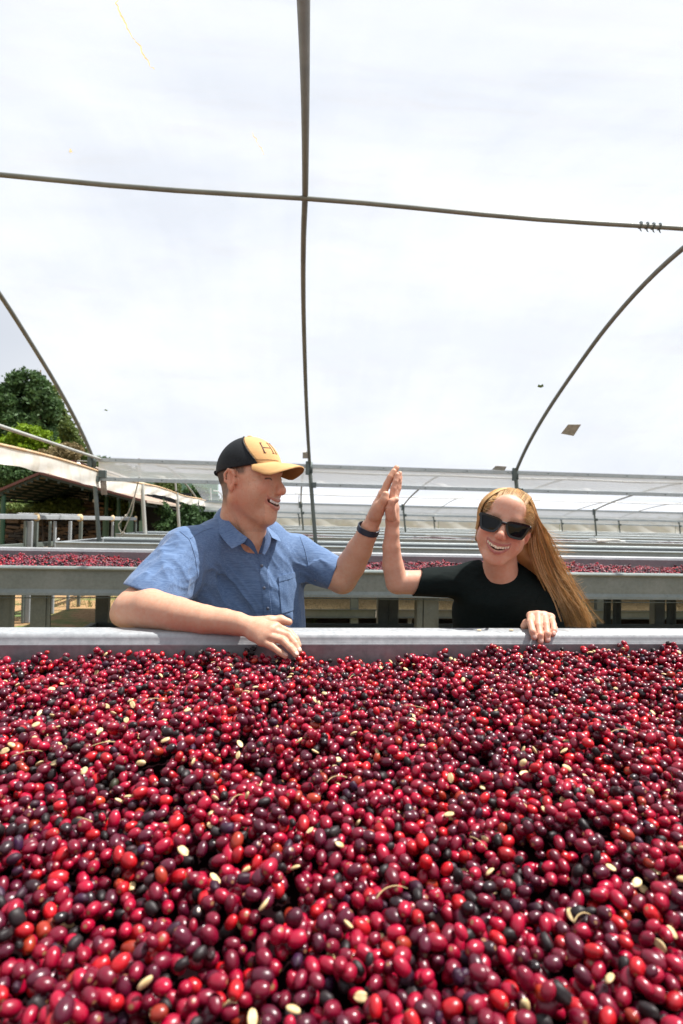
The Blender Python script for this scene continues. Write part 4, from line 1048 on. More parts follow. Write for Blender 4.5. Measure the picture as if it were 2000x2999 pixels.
# two beans left on the rim, one leaning at the wall, twigs among the cherries
rimY = 1.50
for px_, lb in ((1403, 'pale bean on the near rim in front of the woman\'s chest'), (1497, 'pale bean lying on the near rim beside the woman\'s hand')):
    d = c2w(K(px_, 1846, 1.0)) - CAM; p = CAM + d * ((RIM + .003 - CAM[2]) / d[2])
    o = bpy.data.objects.new('coffee_bean', BE[0]); link(o); o.location = p; o.rotation_euler = (math.pi / 2, .2, 1.3); tag(o, lb, 'coffee bean')
tw = NT('dry_twig'); tw.set(Base_Color=(.42, .30, .14), Roughness=.8); tw.m.diffuse_color = (.4, .3, .1, 1)
for n_, (qx, qy) in enumerate(((640, 1965), (80, 2215), (1140, 2620), (240, 2415), (1210, 2080), (1560, 1990), (980, 2290), (1810, 2150), (690, 2350), (1400, 2480), (440, 2060), (1700, 2700), (1030, 1990), (300, 2190))):
    d = c2w(K(qx, qy, 1.0)) - CAM; t_ = np.linspace(.2, 3, 2000); pp_ = CAM + d * t_[:, None]; p = pp_[np.argmax(pp_[:, 2] < ZC + mound1(pp_[:, 0], pp_[:, 1]) + .006)]; a = rnd.uniform(0, 6.28); Lh = rnd.uniform(.012, .028); cv = rnd.uniform(-.3, .3)
    pts = [(p[0] + Lh * t * math.cos(a + cv * t), p[1] + Lh * t * math.sin(a + cv * t), ZC + mound1(p[0], p[1]) + .010 + .004 * (1 - t * t)) for t in np.linspace(-1, 1, 8)]
    mb = MB(); mb.tube(pts, [.0011, .0008, .0007, .0007, .0007, .0008, .0006, .0004], 5); o = mb.build('twig', tw.m, None, True); put_origin(o, pts[3])
    far_ = 'close below the rim' if qy < 2120 else 'halfway down' if qy < 2400 else 'far down'
    tag(o, 'thin curled dry stalk on the heap, %s, %s' % (far_, colw(qx)), 'twig', 'dry stalks lying on the cherry heap')

# cherries in the second and fourth beds
def mound2(x, y):
    return .016 * np.sin(x * 2.9 + 1.2) + .012 * np.sin(x * 6.3) * np.clip((y - 4) / 1.2, 0, 1) + .010 * np.sin(y * 5 + x) + np.clip((y - 4.6) / .8, 0, 1) * (.012 * np.sin(x * 1.35 - 1.4) - .03)
P2 = scatter(-3.2, 6.2, 3.5, 5.40, RIM - .062, mound2, 2)
r2 = np.random.RandomState(5); k2, t2, q2, s2, c2 = looks(len(P2), r2, .35)
k2 = np.where(k2 > 5, 3 + k2 % 2, k2 % 3)
instancer('coffee_cherries', P2, k2, t2, q2, s2 * 1.03, CHL, 'uneven layer of dull red cherries in the second bed behind the people', 'coffee cherries')
X, Y = np.meshgrid(np.linspace(-3.28, 8.98, 120), np.linspace(3.47, 5.41, 24), indexing='ij'); V = np.stack([X, Y, RIM - .062 + mound2(X, Y) - .022], -1).reshape(-1, 3)
Fc = [(i * 24 + j, (i + 1) * 24 + j, (i + 1) * 24 + j + 1, i * 24 + j + 1) for i in range(119) for j in range(23)]
tag(mesh_obj('cherry_layer', V, Fc, M['under'], B2, True), kind='stuff')  # same near-black filler, painted as shade between the second bed's cherries
def mound4(x, y): return .020 * np.sin(x * 2.1 + .7) + .014 * np.sin(x * 4.7 + y) + .028 * np.exp(-((y - 11.6) / .6) ** 2)
r4 = np.random.RandomState(8); n4 = 42000
P4 = np.stack([r4.uniform(-1.2, 14, n4), r4.uniform(10.3, 12.15, n4), np.zeros(n4)], 1); P4[:, 2] = RIM + .018 - .068 + mound4(P4[:, 0], P4[:, 1]) + r4.uniform(-.006, .012, n4)
k4, t4, q4, s4, c4 = looks(n4, r4, .8); t4 = t4 * .35 + np.array((.05, .03, .028)) * .65; k4 = np.where(k4 > 5, 3 + k4 % 2, k4 % 3)
instancer('dried_cherries', P4, k4, t4, q4, s4 * 1.25, CHL, 'thin heap of dark dried cherries in the fourth bed', 'coffee cherries')
# parchment beans in the two lower trays
def tray_beans(y0, y1, x0, x1, z, fm, n, seed, lb, sc_=1.0):
    r = np.random.RandomState(seed); P = np.stack([r.uniform(x0, x1, n), r.uniform(y0, y1, n), np.zeros(n)], 1); P[:, 2] = z + fm(P[:, 0], P[:, 1]) + r.uniform(-.004, .005, n)
    rot = np.stack([r.uniform(0, 6.28, n), r.uniform(0, 6.28, n), r.uniform(0, 6.28, n)], 1)
    instancer('parchment_beans', P, np.zeros(n, int), np.full((n, 3), .3), rot, r.normal(sc_, .1, n), BEL, lb, 'coffee beans')
    X, Y = np.meshgrid(np.linspace(x0, x1, 90), np.linspace(y0, y1, 20), indexing='ij'); V = np.stack([X, Y, z + fm(X, Y) - .003], -1).reshape(-1, 3)
    Fc = [(i * 20 + j, (i + 1) * 20 + j, (i + 1) * 20 + j + 1, i * 20 + j + 1) for i in range(89) for j in range(19)]
    return V, Fc
M['beanbed'] = plain('parchment_layer', (.40, .29, .15), .8, ns=150)
f3 = lambda x, y: .03 * np.sin(x * 3.3 + 1.9) * np.clip((y - 7.3) / .8, 0, 1) + .015 * np.sin(x * 1.7) + .035 * (y - 7.0)
V, Fc = tray_beans(6.93, 8.48, -.85, 6.0, .262, f3, 60000, 31, 'mound of tan parchment beans in the low tray under the third bed', 1.35)
tag(mesh_obj('bean_layer', V, Fc, M['beanbed'], LT3, True), kind='stuff')
f2 = lambda x, y: .012 * np.sin(x * 5.2 + .8) - .045
V, Fc = tray_beans(3.53, 5.25, -1.6, 6.0, .38, f2, 30000, 32, 'pale parchment beans just showing above the low rail under the second bed', 1.2)
tag(mesh_obj('bean_layer', V, Fc, M['beanbed'], LT2, True), kind='stuff')
# ---------------------------------------------------------------- the two people
def skin_mat(name, base, red):
    m = NT(name); v = m.coord('World'); at = m.n('Attribute'); at.attribute_name = 'col'
    a = m.noise(v, 90, 5, .65); b = m.noise(v, 420, 3, .7)
    c = m.mix(m.ramp(a, [(.35, (0, 0, 0)), (.70, (.8, .8, .8))]), at.outputs['Color'], (1.0, .79, .71), 'MULTIPLY')
    c = m.mix(m.ramp(b, [(.60, (0, 0, 0)), (.74, (.4, .4, .4))]), c, (.76, .62, .55), 'MULTIPLY')
    m.set(Base_Color=c, Roughness=.47, Specular_IOR_Level=.36, Subsurface_Weight=.10, Subsurface_Radius=(.012, .005, .003), Subsurface_Scale=.6)
    m.bump(m.math('ADD', a, m.math('MULTIPLY', b, .5)), .30, .0016); return m.m
SK_M = (.58, .345, .235); SK_W = (.60, .35, .25)
M['skin_m'] = skin_mat('mans_skin', SK_M, (.47, .20, .125)); M['skin_w'] = skin_mat('womans_skin', SK_W, (.52, .25, .16))

def frame(yaw, pitch, roll):
    """head axes in camera axes: columns = side, up, forward. yaw 0 faces the camera, + turns to the picture's right"""
    y, p, r = map(math.radians, (yaw, pitch, roll))
    f = np.array([math.sin(y) * math.cos(p), math.sin(p), -math.cos(y) * math.cos(p)])
    s = np.array([math.cos(y), 0, math.sin(y)]); u = np.cross(f, s); u *= np.sign(u[1])
    c, sn = math.cos(r), math.sin(r); s2 = c * s - sn * u; u2 = sn * s + c * u
    return np.column_stack([s2, u2, f])
class Head:
    def __init__(s, o, fr, sc=1.0, jl=1.0, mo=0.0): s.mo = mo; s.o = np.array(o, float); s.R = fr; s.sc = sc; s.jl = jl
    def w(s, p):
        p = np.array(p, float) * s.sc; p[..., 1] = np.where(p[..., 1] < 0, p[..., 1] * s.jl, p[..., 1]); return s.o + p @ s.R.T
    def l(s, P):                                  # the face below the eyes is stretched by jl
        q = ((P - s.o) @ s.R) / s.sc; q[:, 1] = np.where(q[:, 1] < 0, q[:, 1] / s.jl, q[:, 1]); return q
    def build(s, S, woman=False, smile=1.0, full=1.0):
        L = SDF(); g = 1.0
        L.ell((0, .029, -.014), (.0745, .084, .094), k=.01) if woman else L.ell((0, .034, -.014), (.0745, .092, .094), k=.01)
        L.ell((0, -.008, .030), ((.068 if woman else .064), .085, .064), k=.03)
        for q in (-1, 1):
            L.cone((q * .052 * g, -.050, -.008), (q * .020 * g, -.098, .056), .020 if woman else .0235, .0185 if not woman else .015, k=.035)
            L.ell((q * .040 * g, -.026, .066), (.022, .019, .018), k=.022)                 # cheek lifted by the smile
            L.ell((q * (.050 if woman else .047), -.045, .045), (.018, .026, .024), k=.02)
        L.ell((0, -.100, .070), (.021 * g, .016, .017), k=.026)
        L.cone((-.030, .026, .083), (.030, .026, .083), .0105 if not woman else .008, k=.02)
        L.ell((0, .06, .065), (.045, .035, .025), k=.03)
        L.ell((0, -.060, .078), (.030, .026, .020), k=.02)
        for q in (-1, 1):
            L.ell((q * .0315, .004, .103), (.019, .0115, .016), op='s', k=.016)
            L.ell((q * .0315, .0025, .0775), (.0150, .0135, .0135), k=.004)
            L.cone((q * .0455, .0045, .0795), (q * .0185, .0035, .0868), .0030, k=.004)       # upper lid fold
            L.cone((q * .045, -.0045, .0790), (q * .0195, -.0060, .0862), .0028, k=.004)      # bag below
            L.cone((q * .0455, .0000, .0830), (q * .0195, -.0012, .0915), .0013, op='s', k=.002)  # narrowed eye
        L.cone((0, .018, .088), (0, -.026, .1115), .0072, .0105, k=.016)
        L.ell((0, -.0315, .1135), (.0120, .0108, .0110) if not woman else (.0098, .0092, .0098), k=.012)
        for q in (-1, 1):
            L.ell((q * .0125, -.0345, .1045), (.0072, .0072, .0095), k=.007)
            L.ell((q * .0068, -.0425, .1095), (.0034, .003, .0045), op='s', k=.003)
            L.chain([(q * .0150, -.033, .103), (q * .0270, -.050, .0935), (q * .0330, -.066, .083)], [.0022, .0028, .0018], op='s', k=.010)
            for a_, b_ in ((.006, .014), (.001, .003), (-.005, -.009)): L.cone((q * .0515, a_, .0715), (q * .0640, b_, .0540), .0012, .0006, op='s', k=.004)
        mw = .0265 * full; cz = lambda x: .1005 - 14.0 * x * x; cy_ = lambda x: 7.5 * x * x * smile
        up = [(x, -.0565 + cy_(x) + (.0012 if abs(x) < .004 else 0) * -1 , cz(x) - .0005) for x in np.linspace(-mw, mw, 7)]
        lo_ = [(x, -.0775 - s.mo * (1 - (x / mw) ** 2) + 17.0 * x * x * smile + .0, cz(x) - .0035) for x in np.linspace(-mw, mw, 7)]
        def cav(p):
            x = np.clip(p[:, 0], -mw, mw); a = -.0580 + 7.5 * x * x * smile; b = -.0755 - s.mo * (1 - (x / mw) ** 2) + 19 * x * x * smile
            m_ = (a + b) / 2; hgt = np.maximum((a - b) / 2, .0003)
            q = np.abs(p[:, 1] - m_) - hgt; e = np.abs(p[:, 0]) - mw; zz = (cz(x) - .016) - p[:, 2]
            return np.maximum(np.maximum(q, e), zz)
        L.fn(cav, 's', .003)
        lf = 1.2 if woman else 1.0
        L.chain(up, [.0018 * lf, .0030 * lf, .0036 * lf, .0034 * lf, .0036 * lf, .0030 * lf, .0018 * lf], k=.004)
        L.chain(lo_, [.0018 * lf, .0034 * lf, .0044 * lf, .0048 * lf, .0044 * lf, .0034 * lf, .0018 * lf], k=.004)
        for q in (-1, 1):                                                                       # ears
            E = Matrix.Rotation(math.radians(q * 24), 3, 'Y') @ Matrix.Rotation(math.radians(-9), 3, 'X')
            E = np.array(E)
            L.ell((q * (.0745 if woman else .0790), -.004, -.016), (.0080, .0320, .0195), R=E, k=.007)
            L.ell((q * .0865, -.001, -.0115), (.0080, .0205, .0100), R=E, op='s', k=.003)
            L.chain([(q * .0800, -.020, -.010), (q * .0850, -.008, -.031), (q * .0860, .012, -.034), (q * .0840, .026, -.022), (q * .0800, .022, -.004), (q * .0780, .008, .000)], [.0030, .0034, .0036, .0036, .0034, .0022], k=.003)
            L.cone((q * .079, .012, -.022), (q * .081, -.010, -.014), .0028, k=.004)
            L.ell((q * .0775, -.008, .002), (.006, .009, .004), k=.005)
        for fn, op, k in L.p:
            S.p.append((lambda P, fn=fn: fn(s.l(P)) * s.sc, op, k * s.sc))
        return S
    def colour(s, P, base, woman=False):
        q = s.l(P); n = len(P); C = np.tile(base, (n, 1)).astype(float)
        def blend(mask, c): C[:] = C * (1 - mask[:, None]) + np.array(c) * mask[:, None]
        near = (np.abs(q[:, 0]) < .1) & (np.abs(q[:, 1]) < .14) & (q[:, 2] > -.12) & (q[:, 2] < .14)
        ss = lambda d, a, b: np.clip((b - d) / (b - a), 0, 1)
        ax = np.abs(q[:, 0])
        blend(near * ss(np.linalg.norm((q - (0, -.031, .112)) / (1.3, 1, 1), axis=1), .008, .022) * .45, (base[0] * 1.0, base[1] * .55, base[2] * .52))   # nose
        qc = q.copy(); qc[:, 0] = ax
        blend(near * ss(np.linalg.norm(qc - (.042, -.022, .078), axis=1), .010, .032) * (.42), (base[0] * 1.0, base[1] * .58, base[2] * .55))             # cheeks
        blend(near * ss(np.linalg.norm(qc - (.082, -.004, -.012), axis=1), .02, .045) * .35 * (q[:, 2] > -.05), (base[0] * 1.02, base[1] * .62, base[2] * .55))  # ears
        x = q[:, 0]
        lips = near & (ax < .037) & (q[:, 2] > .075)
        du = np.abs(q[:, 1] - (-.0560 + 7.5 * x * x)); dl = np.abs(q[:, 1] - (-.0785 - s.mo + (17 + s.mo * 900) * x * x))
        lipc = (.38, .13, .12) if woman else (.44, .19, .15)
        blend(lips * np.maximum(ss(du, .0022, .0048), ss(dl, .003, .0065)) * .85, lipc)
        inside = lips & (q[:, 1] < -.0590 + 7.5 * x * x) & (q[:, 1] > -.0740 - s.mo + (18 + s.mo * 900) * x * x) & (q[:, 2] < .0975 - 14 * x * x)
        blend(inside * 1.0, (.10, .02, .018))
        slit = near & (q[:, 2] > .074) & (ax > .019) & (ax < .046)
        blend(slit * ss(np.abs(q[:, 1] - (-.0012 + .0035 * np.sqrt(np.clip(1 - ((ax - .0325) / .0135) ** 2, 0, 1)) - .0015)), .0012, .0030) * .95, (.03, .02, .018))
        bz = near & (q[:, 2] > .05) & (ax > .014) & (ax < .056)
        yb = .0275 - np.maximum(ax - .040, 0) * .35
        nn_ = .5 + .5 * vnoise(q * (500, 900, 300), 2)
        blend(bz * (.4 if woman else 1) * ss(np.abs(q[:, 1] - yb), .0026, .0060) * (.5 + .4 * nn_), (.14, .085, .05) if not woman else (.28, .17, .09))
        if not woman:                                                                           # stubble and close cropped sides
            st = near * ss(q[:, 1], -.045, -.025) * ss(-q[:, 2], -.005, .015)
            up_ = (np.abs(q[:, 0]) < .02) & (q[:, 1] < -.044) & (q[:, 1] > -.054)
            blend(st * .22 * (1 - lips * 1.0), (.22, .13, .09)); blend(near * up_ * .18, (.2, .12, .08))
            fr = vnoise(q * 330, 5); blend(near * (fr > .52) * .22, (.33, .13, .07))
            blend(near * ss(np.linalg.norm(qc - (.058, -.055, .0), axis=1), .02, .06) * .35, (.50, .17, .10))
            hair = near * ss(-q[:, 1], -.0, .006) if False else near * ss(q[:, 2] + .55 * np.maximum(-q[:, 1] - .0, 0) , -.016, -.002) * ss(-q[:, 1], .045, .075)
            ear = np.linalg.norm((qc - (.080, -.004, -.014)) / (1, 1.6, 1), axis=1) < .024
            side_ = near & (q[:, 1] > .008) & (q[:, 2] < .040 - 0 * ax) & (q[:, 2] > -.02)
            side_m = side_ * ss(q[:, 2], .022, .034) * np.clip((q[:, 1] - .008) / .01, 0, 1)
            nz_ = .5 + .5 * vnoise(q * (700, 260, 700), 8)
            hm_ = np.maximum(hair, side_m) * (~ear) * (.55 + .35 * nz_)
            blend(np.clip(hm_ * 1.2, 0, .95), (.115, .08, .055))
        return C
    def teeth(s, parent, n=10, woman=False, full=1.0, smile=1.0, tone=(.78, .74, .66)):
        m = NT('teeth'); m.set(Base_Color=tone, Roughness=.25, Subsurface_Weight=.1); M_ = m.m
        mw = .0235 * full; xs = np.linspace(-mw, mw, n + 1)
        root = None
        for i in range(n):
            x = (xs[i] + xs[i + 1]) / 2; w_ = (xs[i + 1] - xs[i]) * (1.05); cen = 1 - abs(x) / mw
            h_ = (.0085 + .0022 * cen) * (1.22 if woman else 1) - (.0012 if abs(i - n / 2 + .5) in (1.5,) else 0)
            y = -.0565 + 7.5 * x * x * smile - h_ / 2; z = .0965 - 14 * x * x + (.0010 if woman else -.0008)
            mb = MB(); mb.box((0, 0, 0), (w_, h_, .006), bev=.0016)
            V = np.array(mb.v); a = math.atan(-28 * x); c, sn = math.cos(a), math.sin(a)
            V = np.stack([V[:, 0] * c + V[:, 2] * sn * 0, V[:, 1], V[:, 2] + V[:, 0] * math.tan(a) * 1.0], 1) + (x, y, z)
            mesh_obj('tooth', c2w(s.w(V)), mb.f, M_, parent, True)

def hand_mesh(S, wrist, knuckles, fingers, radii, thumb, trad, palm_r=.012, wr=.024, wk=.018):
    """palm bones from the wrist to each knuckle, four separate fingers, thumb from the side of the palm"""
    w = np.array(wrist, float)
    for kx in knuckles:
        kx = np.array(kx, float); S.cone(w + (kx - w) * .12, kx, palm_r * 1.15, palm_r * .92, k=wk)
    for i in range(len(knuckles) - 1):
        a, b = np.array(knuckles[i], float), np.array(knuckles[i + 1], float)
        S.cone(a, b, palm_r * .80, k=.006); m1, m2 = w + (a - w) * .6, w + (b - w) * .6; S.cone(m1, m2, palm_r * .95, k=.012)
    for f, r in zip(fingers, radii): S.chain(f, r, k=.0028)
    S.chain(thumb, trad, k=.006)
    return S
def nails(parent, tips, mat):
    for c, R_, w_, l_ in tips:
        V, Fc = sphere_mesh(10, 6); V = V * (w_, l_, .0012); mesh_obj('fingernail', c2w(V @ np.array(R_).T + c), Fc, mat, parent, True)
M['nail'] = plain('fingernail', (.72, .45, .37), .25)

# ============================ MAN
man = thing('person', 'man in blue shirt and tan cap, forearm on the rim, other hand raised', 'person')
HM = Head(K(733, 1409, 1.765), frame(65, 1, 4), 1.02, 1.12)
S = SDF(); HM.build(S, False, 1.0, 1.0)
nb = K(690, 1580, 1.83)
S.cone(HM.w((0, -.045, -.030)), nb, .056, .064, k=.03)
S.cone(HM.w((0, -.075, .010)), K(742, 1590, 1.785), .036, .043, k=.035)
S.cone(HM.w((-.045, -.05, -.02)), K(735, 1590, 1.74), .012, .014, k=.02)              # neck cord
# trunk (under the shirt) and shoulders
S.cone(K(600, 1645, 1.75), K(855, 1632, 1.90), .050, .050, k=.04)
S.ell(K(730, 1745, 1.87), (.145, .155, .095), k=.05)
S.ell(K(748, 1960, 1.93), (.150, .17, .11), k=.06)
# right arm resting along the rim
el = K(388, 1786, 1.545)
S.cone(K(560, 1645, 1.71), el + (.006, .012, .01), .058, .050, k=.03)
S.chain([el, K(440, 1783, 1.515), K(520, 1799, 1.478), K(600, 1814, 1.452), K(655, 1820, 1.440), K(695, 1827, 1.428)], [.0535, .0530, .0445, .0365, .0320, .0305], k=.006)
S.ell(K(352, 1800, 1.555), (.026, .030, .028), k=.02)
Kn = [K(766, 1878, 1.372), K(779, 1861, 1.376), K(793, 1846, 1.384), K(808, 1836, 1.396)]
fg = [[Kn[0], K(797, 1893, 1.362), K(818, 1909, 1.355), K(836, 1922, 1.352)],
      [Kn[1], K(828, 1876, 1.366), K(850, 1898, 1.352), K(867, 1918, 1.345)],
      [Kn[2], K(845, 1862, 1.382), K(864, 1885, 1.366), K(876, 1906, 1.357)],
      [Kn[3], K(847, 1852, 1.405), K(866, 1872, 1.392), K(875, 1890, 1.384)]]
fr_ = [[.0105, .0092, .0082, .0070], [.0112, .0098, .0088, .0075], [.0112, .0098, .0086, .0074], [.0108, .0094, .0084, .0072]]
hand_mesh(S, K(705, 1829, 1.420), Kn, fg, fr_, [K(738, 1825, 1.425), K(790, 1820, 1.432), K(822, 1816, 1.440), K(846, 1822, 1.436)], [.017, .0145, .0120, .0092], .0135)
# raised left arm
el2 = K(1002, 1697, 1.86)
S.cone(K(870, 1632, 1.90), el2, .056, .047, k=.03)
S.chain([el2, K(1028, 1655, 1.845), K(1052, 1610, 1.815), K(1072, 1570, 1.785), K(1084, 1545, 1.77)], [.0475, .0470, .0410, .0325, .0290], k=.006)
Kh = [K(1120, 1450, 1.712), K(1121, 1445, 1.732), K(1120, 1449, 1.752), K(1117, 1457, 1.771)]
fh = [[Kh[0], K(1133, 1418, 1.710), K(1143, 1398, 1.711), K(1153, 1380, 1.714)],
      [Kh[1], K(1137, 1412, 1.733), K(1150, 1389, 1.735), K(1161, 1370, 1.738)],
      [Kh[2], K(1135, 1417, 1.754), K(1147, 1395, 1.757), K(1157, 1377, 1.760)],
      [Kh[3], K(1130, 1430, 1.774), K(1139, 1412, 1.778), K(1147, 1398, 1.781)]]
hand_mesh(S, K(1092, 1527, 1.760), Kh, fh, [[.0118, .0106, .0100, .0088]] * 3 + [[.0105, .0095, .0088, .0078]], [K(1098, 1508, 1.730), K(1112, 1484, 1.695), K(1125, 1464, 1.680), K(1129, 1448, 1.680)], [.020, .0155, .0125, .0108], .0135)
S.ell(K(1108, 1490, 1.715), (.017, .028, .022), k=.016)
def man_col(P):
    C = HM.colour(P, SK_M)
    wn = vnoise(P * 22, 3)[:, None] * .06; C *= (1 + wn)
    for kk in list(Kn) + [f[1] for f in fg] + [f[1] for f in fh]:
        d = np.linalg.norm(P - kk, axis=1); w_ = np.clip(1 - d / .016, 0, 1)[:, None] * .4; C = C * (1 - w_) + np.array((.56, .24, .17)) * w_
    return C
body_m = sdf_obj('body', S, K(290, 0, 1.55) * (1, 0, 0) + (0, -.50, 1.28), (.24, .26, 2.08), .0026, M['skin_m'], man, man_col, 1)
HM.teeth(man, 10, tone=(.80, .78, .72))
tips = []
for f in fg[:3]:
    d = np.array(f[3]) - f[2]; d /= np.linalg.norm(d); up = np.array((0, 1, -.5)); up -= d * (up @ d); up /= np.linalg.norm(up); sd_ = np.cross(up, d)
    tips.append((f[3] + up * .0066 - d * .001, np.column_stack([sd_, d, up]), .0052, .0062))
nails(man, tips, M['nail'])
# ---- shirt: one soft surface with folds, open sleeves, open neck
def w2c(P):
    q = (np.asarray(P, float) - CAM) @ CR; q[..., 2] *= -1; return q
def cloth_mat(name, a, b, weave=900, slub=(300, 26, 300), rough=.85, bump=.25):
    m = NT(name); v = m.coord('World', slub, (0, 0, math.radians(-12))); v2 = m.coord('World')
    n1 = m.noise(v, 1.0, 4, .7); n2 = m.noise(m.coord('World', (26, 300, 300)), 1.0, 3, .7); n3 = m.noise(v2, 14, 4, .6)
    f = m.math('ADD', m.math('MULTIPLY', n1, .5), m.math('ADD', m.math('MULTIPLY', n2, .3), m.math('MULTIPLY', n3, .2)))
    m.set(Base_Color=m.ramp(f, [(.35, a), (.65, b)]), Roughness=rough, Sheen_Weight=(.15 if a[2] > .05 else 0.0), Specular_IOR_Level=(.2 if a[2] > .05 else .08))
    m.bump(m.math('ADD', n1, n2), bump, .0015); return m.m
M['shirt'] = cloth_mat('blue_chambray', (.055, .105, .215), (.155, .240, .400), slub=(26, 300, 330))
M['shirt_in'] = cloth_mat('shirt_inner_facing', (.03, .055, .12), (.07, .11, .20))
def half(p0, n):
    p0 = np.array(p0); n = np.array(n, float); n /= np.linalg.norm(n); return lambda P: (P - p0) @ n
def sleeve(T, a, b, ra, rb, p0, n, kk=.03, inner=.011):
    a = np.array(a); b = np.array(b); L = SDF(); L.cone(a, b, ra, rb, k=.01)
    hs = half(p0, n); cone = L.p[0][0]
    T.fn(lambda P: np.maximum(cone(P), hs(P)), 'u', kk)
    return lambda P: np.maximum(cone(P) + inner, -(hs(P) + .055))
def folds(P, dirv, freq, amp, seed, stretch=.08):
    d = np.array(dirv, float); d /= np.linalg.norm(d); t = P @ d; Q = P - np.outer(t, d) * (1 - stretch)
    Q = Q + .010 * vnoise(P * 16, seed + 9)[:, None]
    n = vnoise(Q * freq, seed); m = vnoise(Q * freq * 2.1, seed + 3)
    return amp * ((np.abs(n) * 2.2).clip(0, 1.3) ** .8 - .8) + amp * .38 * ((np.abs(m) * 2.4).clip(0, 1.2) - .6)
T = SDF()
T.cone(K(592, 1632, 1.755), K(860, 1618, 1.905), .070, .062, k=.05)
T.cone(K(655, 1572, 1.795), K(548, 1612, 1.725), .050, .068, k=.05)
T.ell(K(735, 1720, 1.870), (.166, .165, .124), k=.06)
T.ell(K(748, 1850, 1.885), (.168, .20, .130), k=.06)
T.ell(K(755, 2010, 1.93), (.166, .16, .135), k=.08)
T.cone(K(640, 1560, 1.82), K(780, 1560, 1.86), .040, .045, k=.06)
T.cone(K(575, 1690, 1.745), K(620, 1800, 1.80), .060, .075, k=.05)
in1 = sleeve(T, K(548, 1630, 1.715), K(448, 1758, 1.600), .078, .094, K(457, 1741, 1.60), (-.30, -.93, -.22), .035)
in2 = sleeve(T, K(868, 1632, 1.905), K(1010, 1692, 1.862), .067, .054, K(977, 1683, 1.87), (.93, -.34, -.05), .03)
T.fn(in1, 's', .003); T.fn(in2, 's', .003)
# neck hole and the open V at the throat
T.cone(K(697, 1470, 1.80), K(712, 1555, 1.800), .066, .055, op='s', k=.012)
T.chain([K(742, 1560, 1.72), K(752, 1598, 1.70), K(757, 1624, 1.70)], [.018, .010, .004], op='s', k=.006)
def shirt_disp(P):
    px_ = CX + F * P[:, 0] / P[:, 2]; py_ = CY - F * P[:, 1] / P[:, 2]
    g = lambda x, y, s: np.exp(-((px_ - x) ** 2 + (py_ - y) ** 2) / (2 * s * s))
    d = folds(P, (.60, -.78, .1), 21, .0085, 1) * (g(660, 1740, 95) + .25)
    d += folds(P, (-.45, -.85, -.2), 24, .0085, 2) * g(470, 1660, 75)
    d += folds(P, (.8, -.45, 0), 24, .0080, 3) * g(940, 1650, 55)
    d += folds(P, (.15, -1, 0), 20, .0060, 4) * g(850, 1740, 80)
    d += folds(P, (.9, .3, .1), 22, .0060, 5) * g(560, 1760, 60)
    hm1 = -half(K(457, 1741, 1.60), (-.30, -.93, -.22))(P); hm2_ = -half(K(977, 1683, 1.87), (.93, -.34, -.05))(P)
    return d * np.clip(hm1 / .06, .25, 1) * np.clip(hm2_ / .05, .25, 1)
base_fns = list(T.p)
def shirt_fn(P):
    D = np.full(len(P), 9.0)
    for fn, op, k in base_fns: D = SDF.comb(D, fn(P), op, k)
    near = np.abs(D) < .035
    if near.any(): D[near] += shirt_disp(P[near])
    return D
TS = SDF(); TS.fn(shirt_fn)
o_shirt = sdf_obj('shirt', TS, (-.68, -.48, 1.40), (.06, .02, 2.08), .0028, M['shirt'], man, None, 1)
def on_surf(fn, px_, py_, off=.0, z0=1.3, z1=2.1):
    """first hit of camera rays with a signed distance shape"""
    px_ = np.atleast_1d(px_).astype(float); py_ = np.atleast_1d(py_).astype(float)
    d = np.stack([(px_ - CX) / F, (CY - py_) / F, np.ones_like(px_)], 1); Z = np.full(len(px_), z0)
    for _ in range(90): Z = np.minimum(Z + np.maximum(fn(d * Z[:, None]) * .75, -.01), z1)
    P = d * Z[:, None]; return P - d / np.linalg.norm(d, axis=1)[:, None] * off
def patch_on(fn, name, corners, nu, nv, off, mat, parent, th=.0018, z0=1.5):
    """cloth piece laid on the surface; corners given in photograph pixels (tl, tr, br, bl)"""
    c = np.array(corners, float); u, v = np.meshgrid(np.linspace(0, 1, nu), np.linspace(0, 1, nv), indexing='ij')
    u = u.ravel()[:, None]; v = v.ravel()[:, None]
    q = (c[0] * (1 - u) + c[1] * u) * (1 - v) + (c[3] * (1 - u) + c[2] * u) * v
    A = on_surf(fn, q[:, 0], q[:, 1], off, z0); B = A + np.array((0, 0, th + off + .001))
    Fc = [(i * nv + j, (i + 1) * nv + j, (i + 1) * nv + j + 1, i * nv + j + 1) for i in range(nu - 1) for j in range(nv - 1)]
    n = nu * nv; ed = [(i * nv, (i + 1) * nv) for i in range(nu - 1)] + [(i * nv + nv - 1, (i + 1) * nv + nv - 1) for i in range(nu - 1)] + [(j, j + 1) for j in range(nv - 1)] + [((nu - 1) * nv + j, (nu - 1) * nv + j + 1) for j in range(nv - 1)]
    Fc += [tuple(n + i for i in f)[::-1] for f in Fc] + [(a, b, b + n, a + n) for a, b in ed]
    o = mesh_obj(name, c2w(np.concatenate([A, B])), Fc, mat, parent); auto_smooth(o, 50); return o
patch_on(shirt_fn, 'placket', [(757, 1626), (776, 1622), (797, 1808), (775, 1808)], 5, 34, .0030, M['shirt'], o_shirt)
patch_on(shirt_fn, 'pocket', [(815, 1689), (876, 1673), (885, 1780), (825, 1797)], 12, 18, .0030, M['shirt'], o_shirt)
patch_on(shirt_fn, 'pocket_hem', [(815, 1688), (876, 1672), (878, 1688), (817, 1704)], 12, 4, .0045, M['shirt'], o_shirt)
M['btn'] = plain('grey_button', (.10, .12, .17), .35)
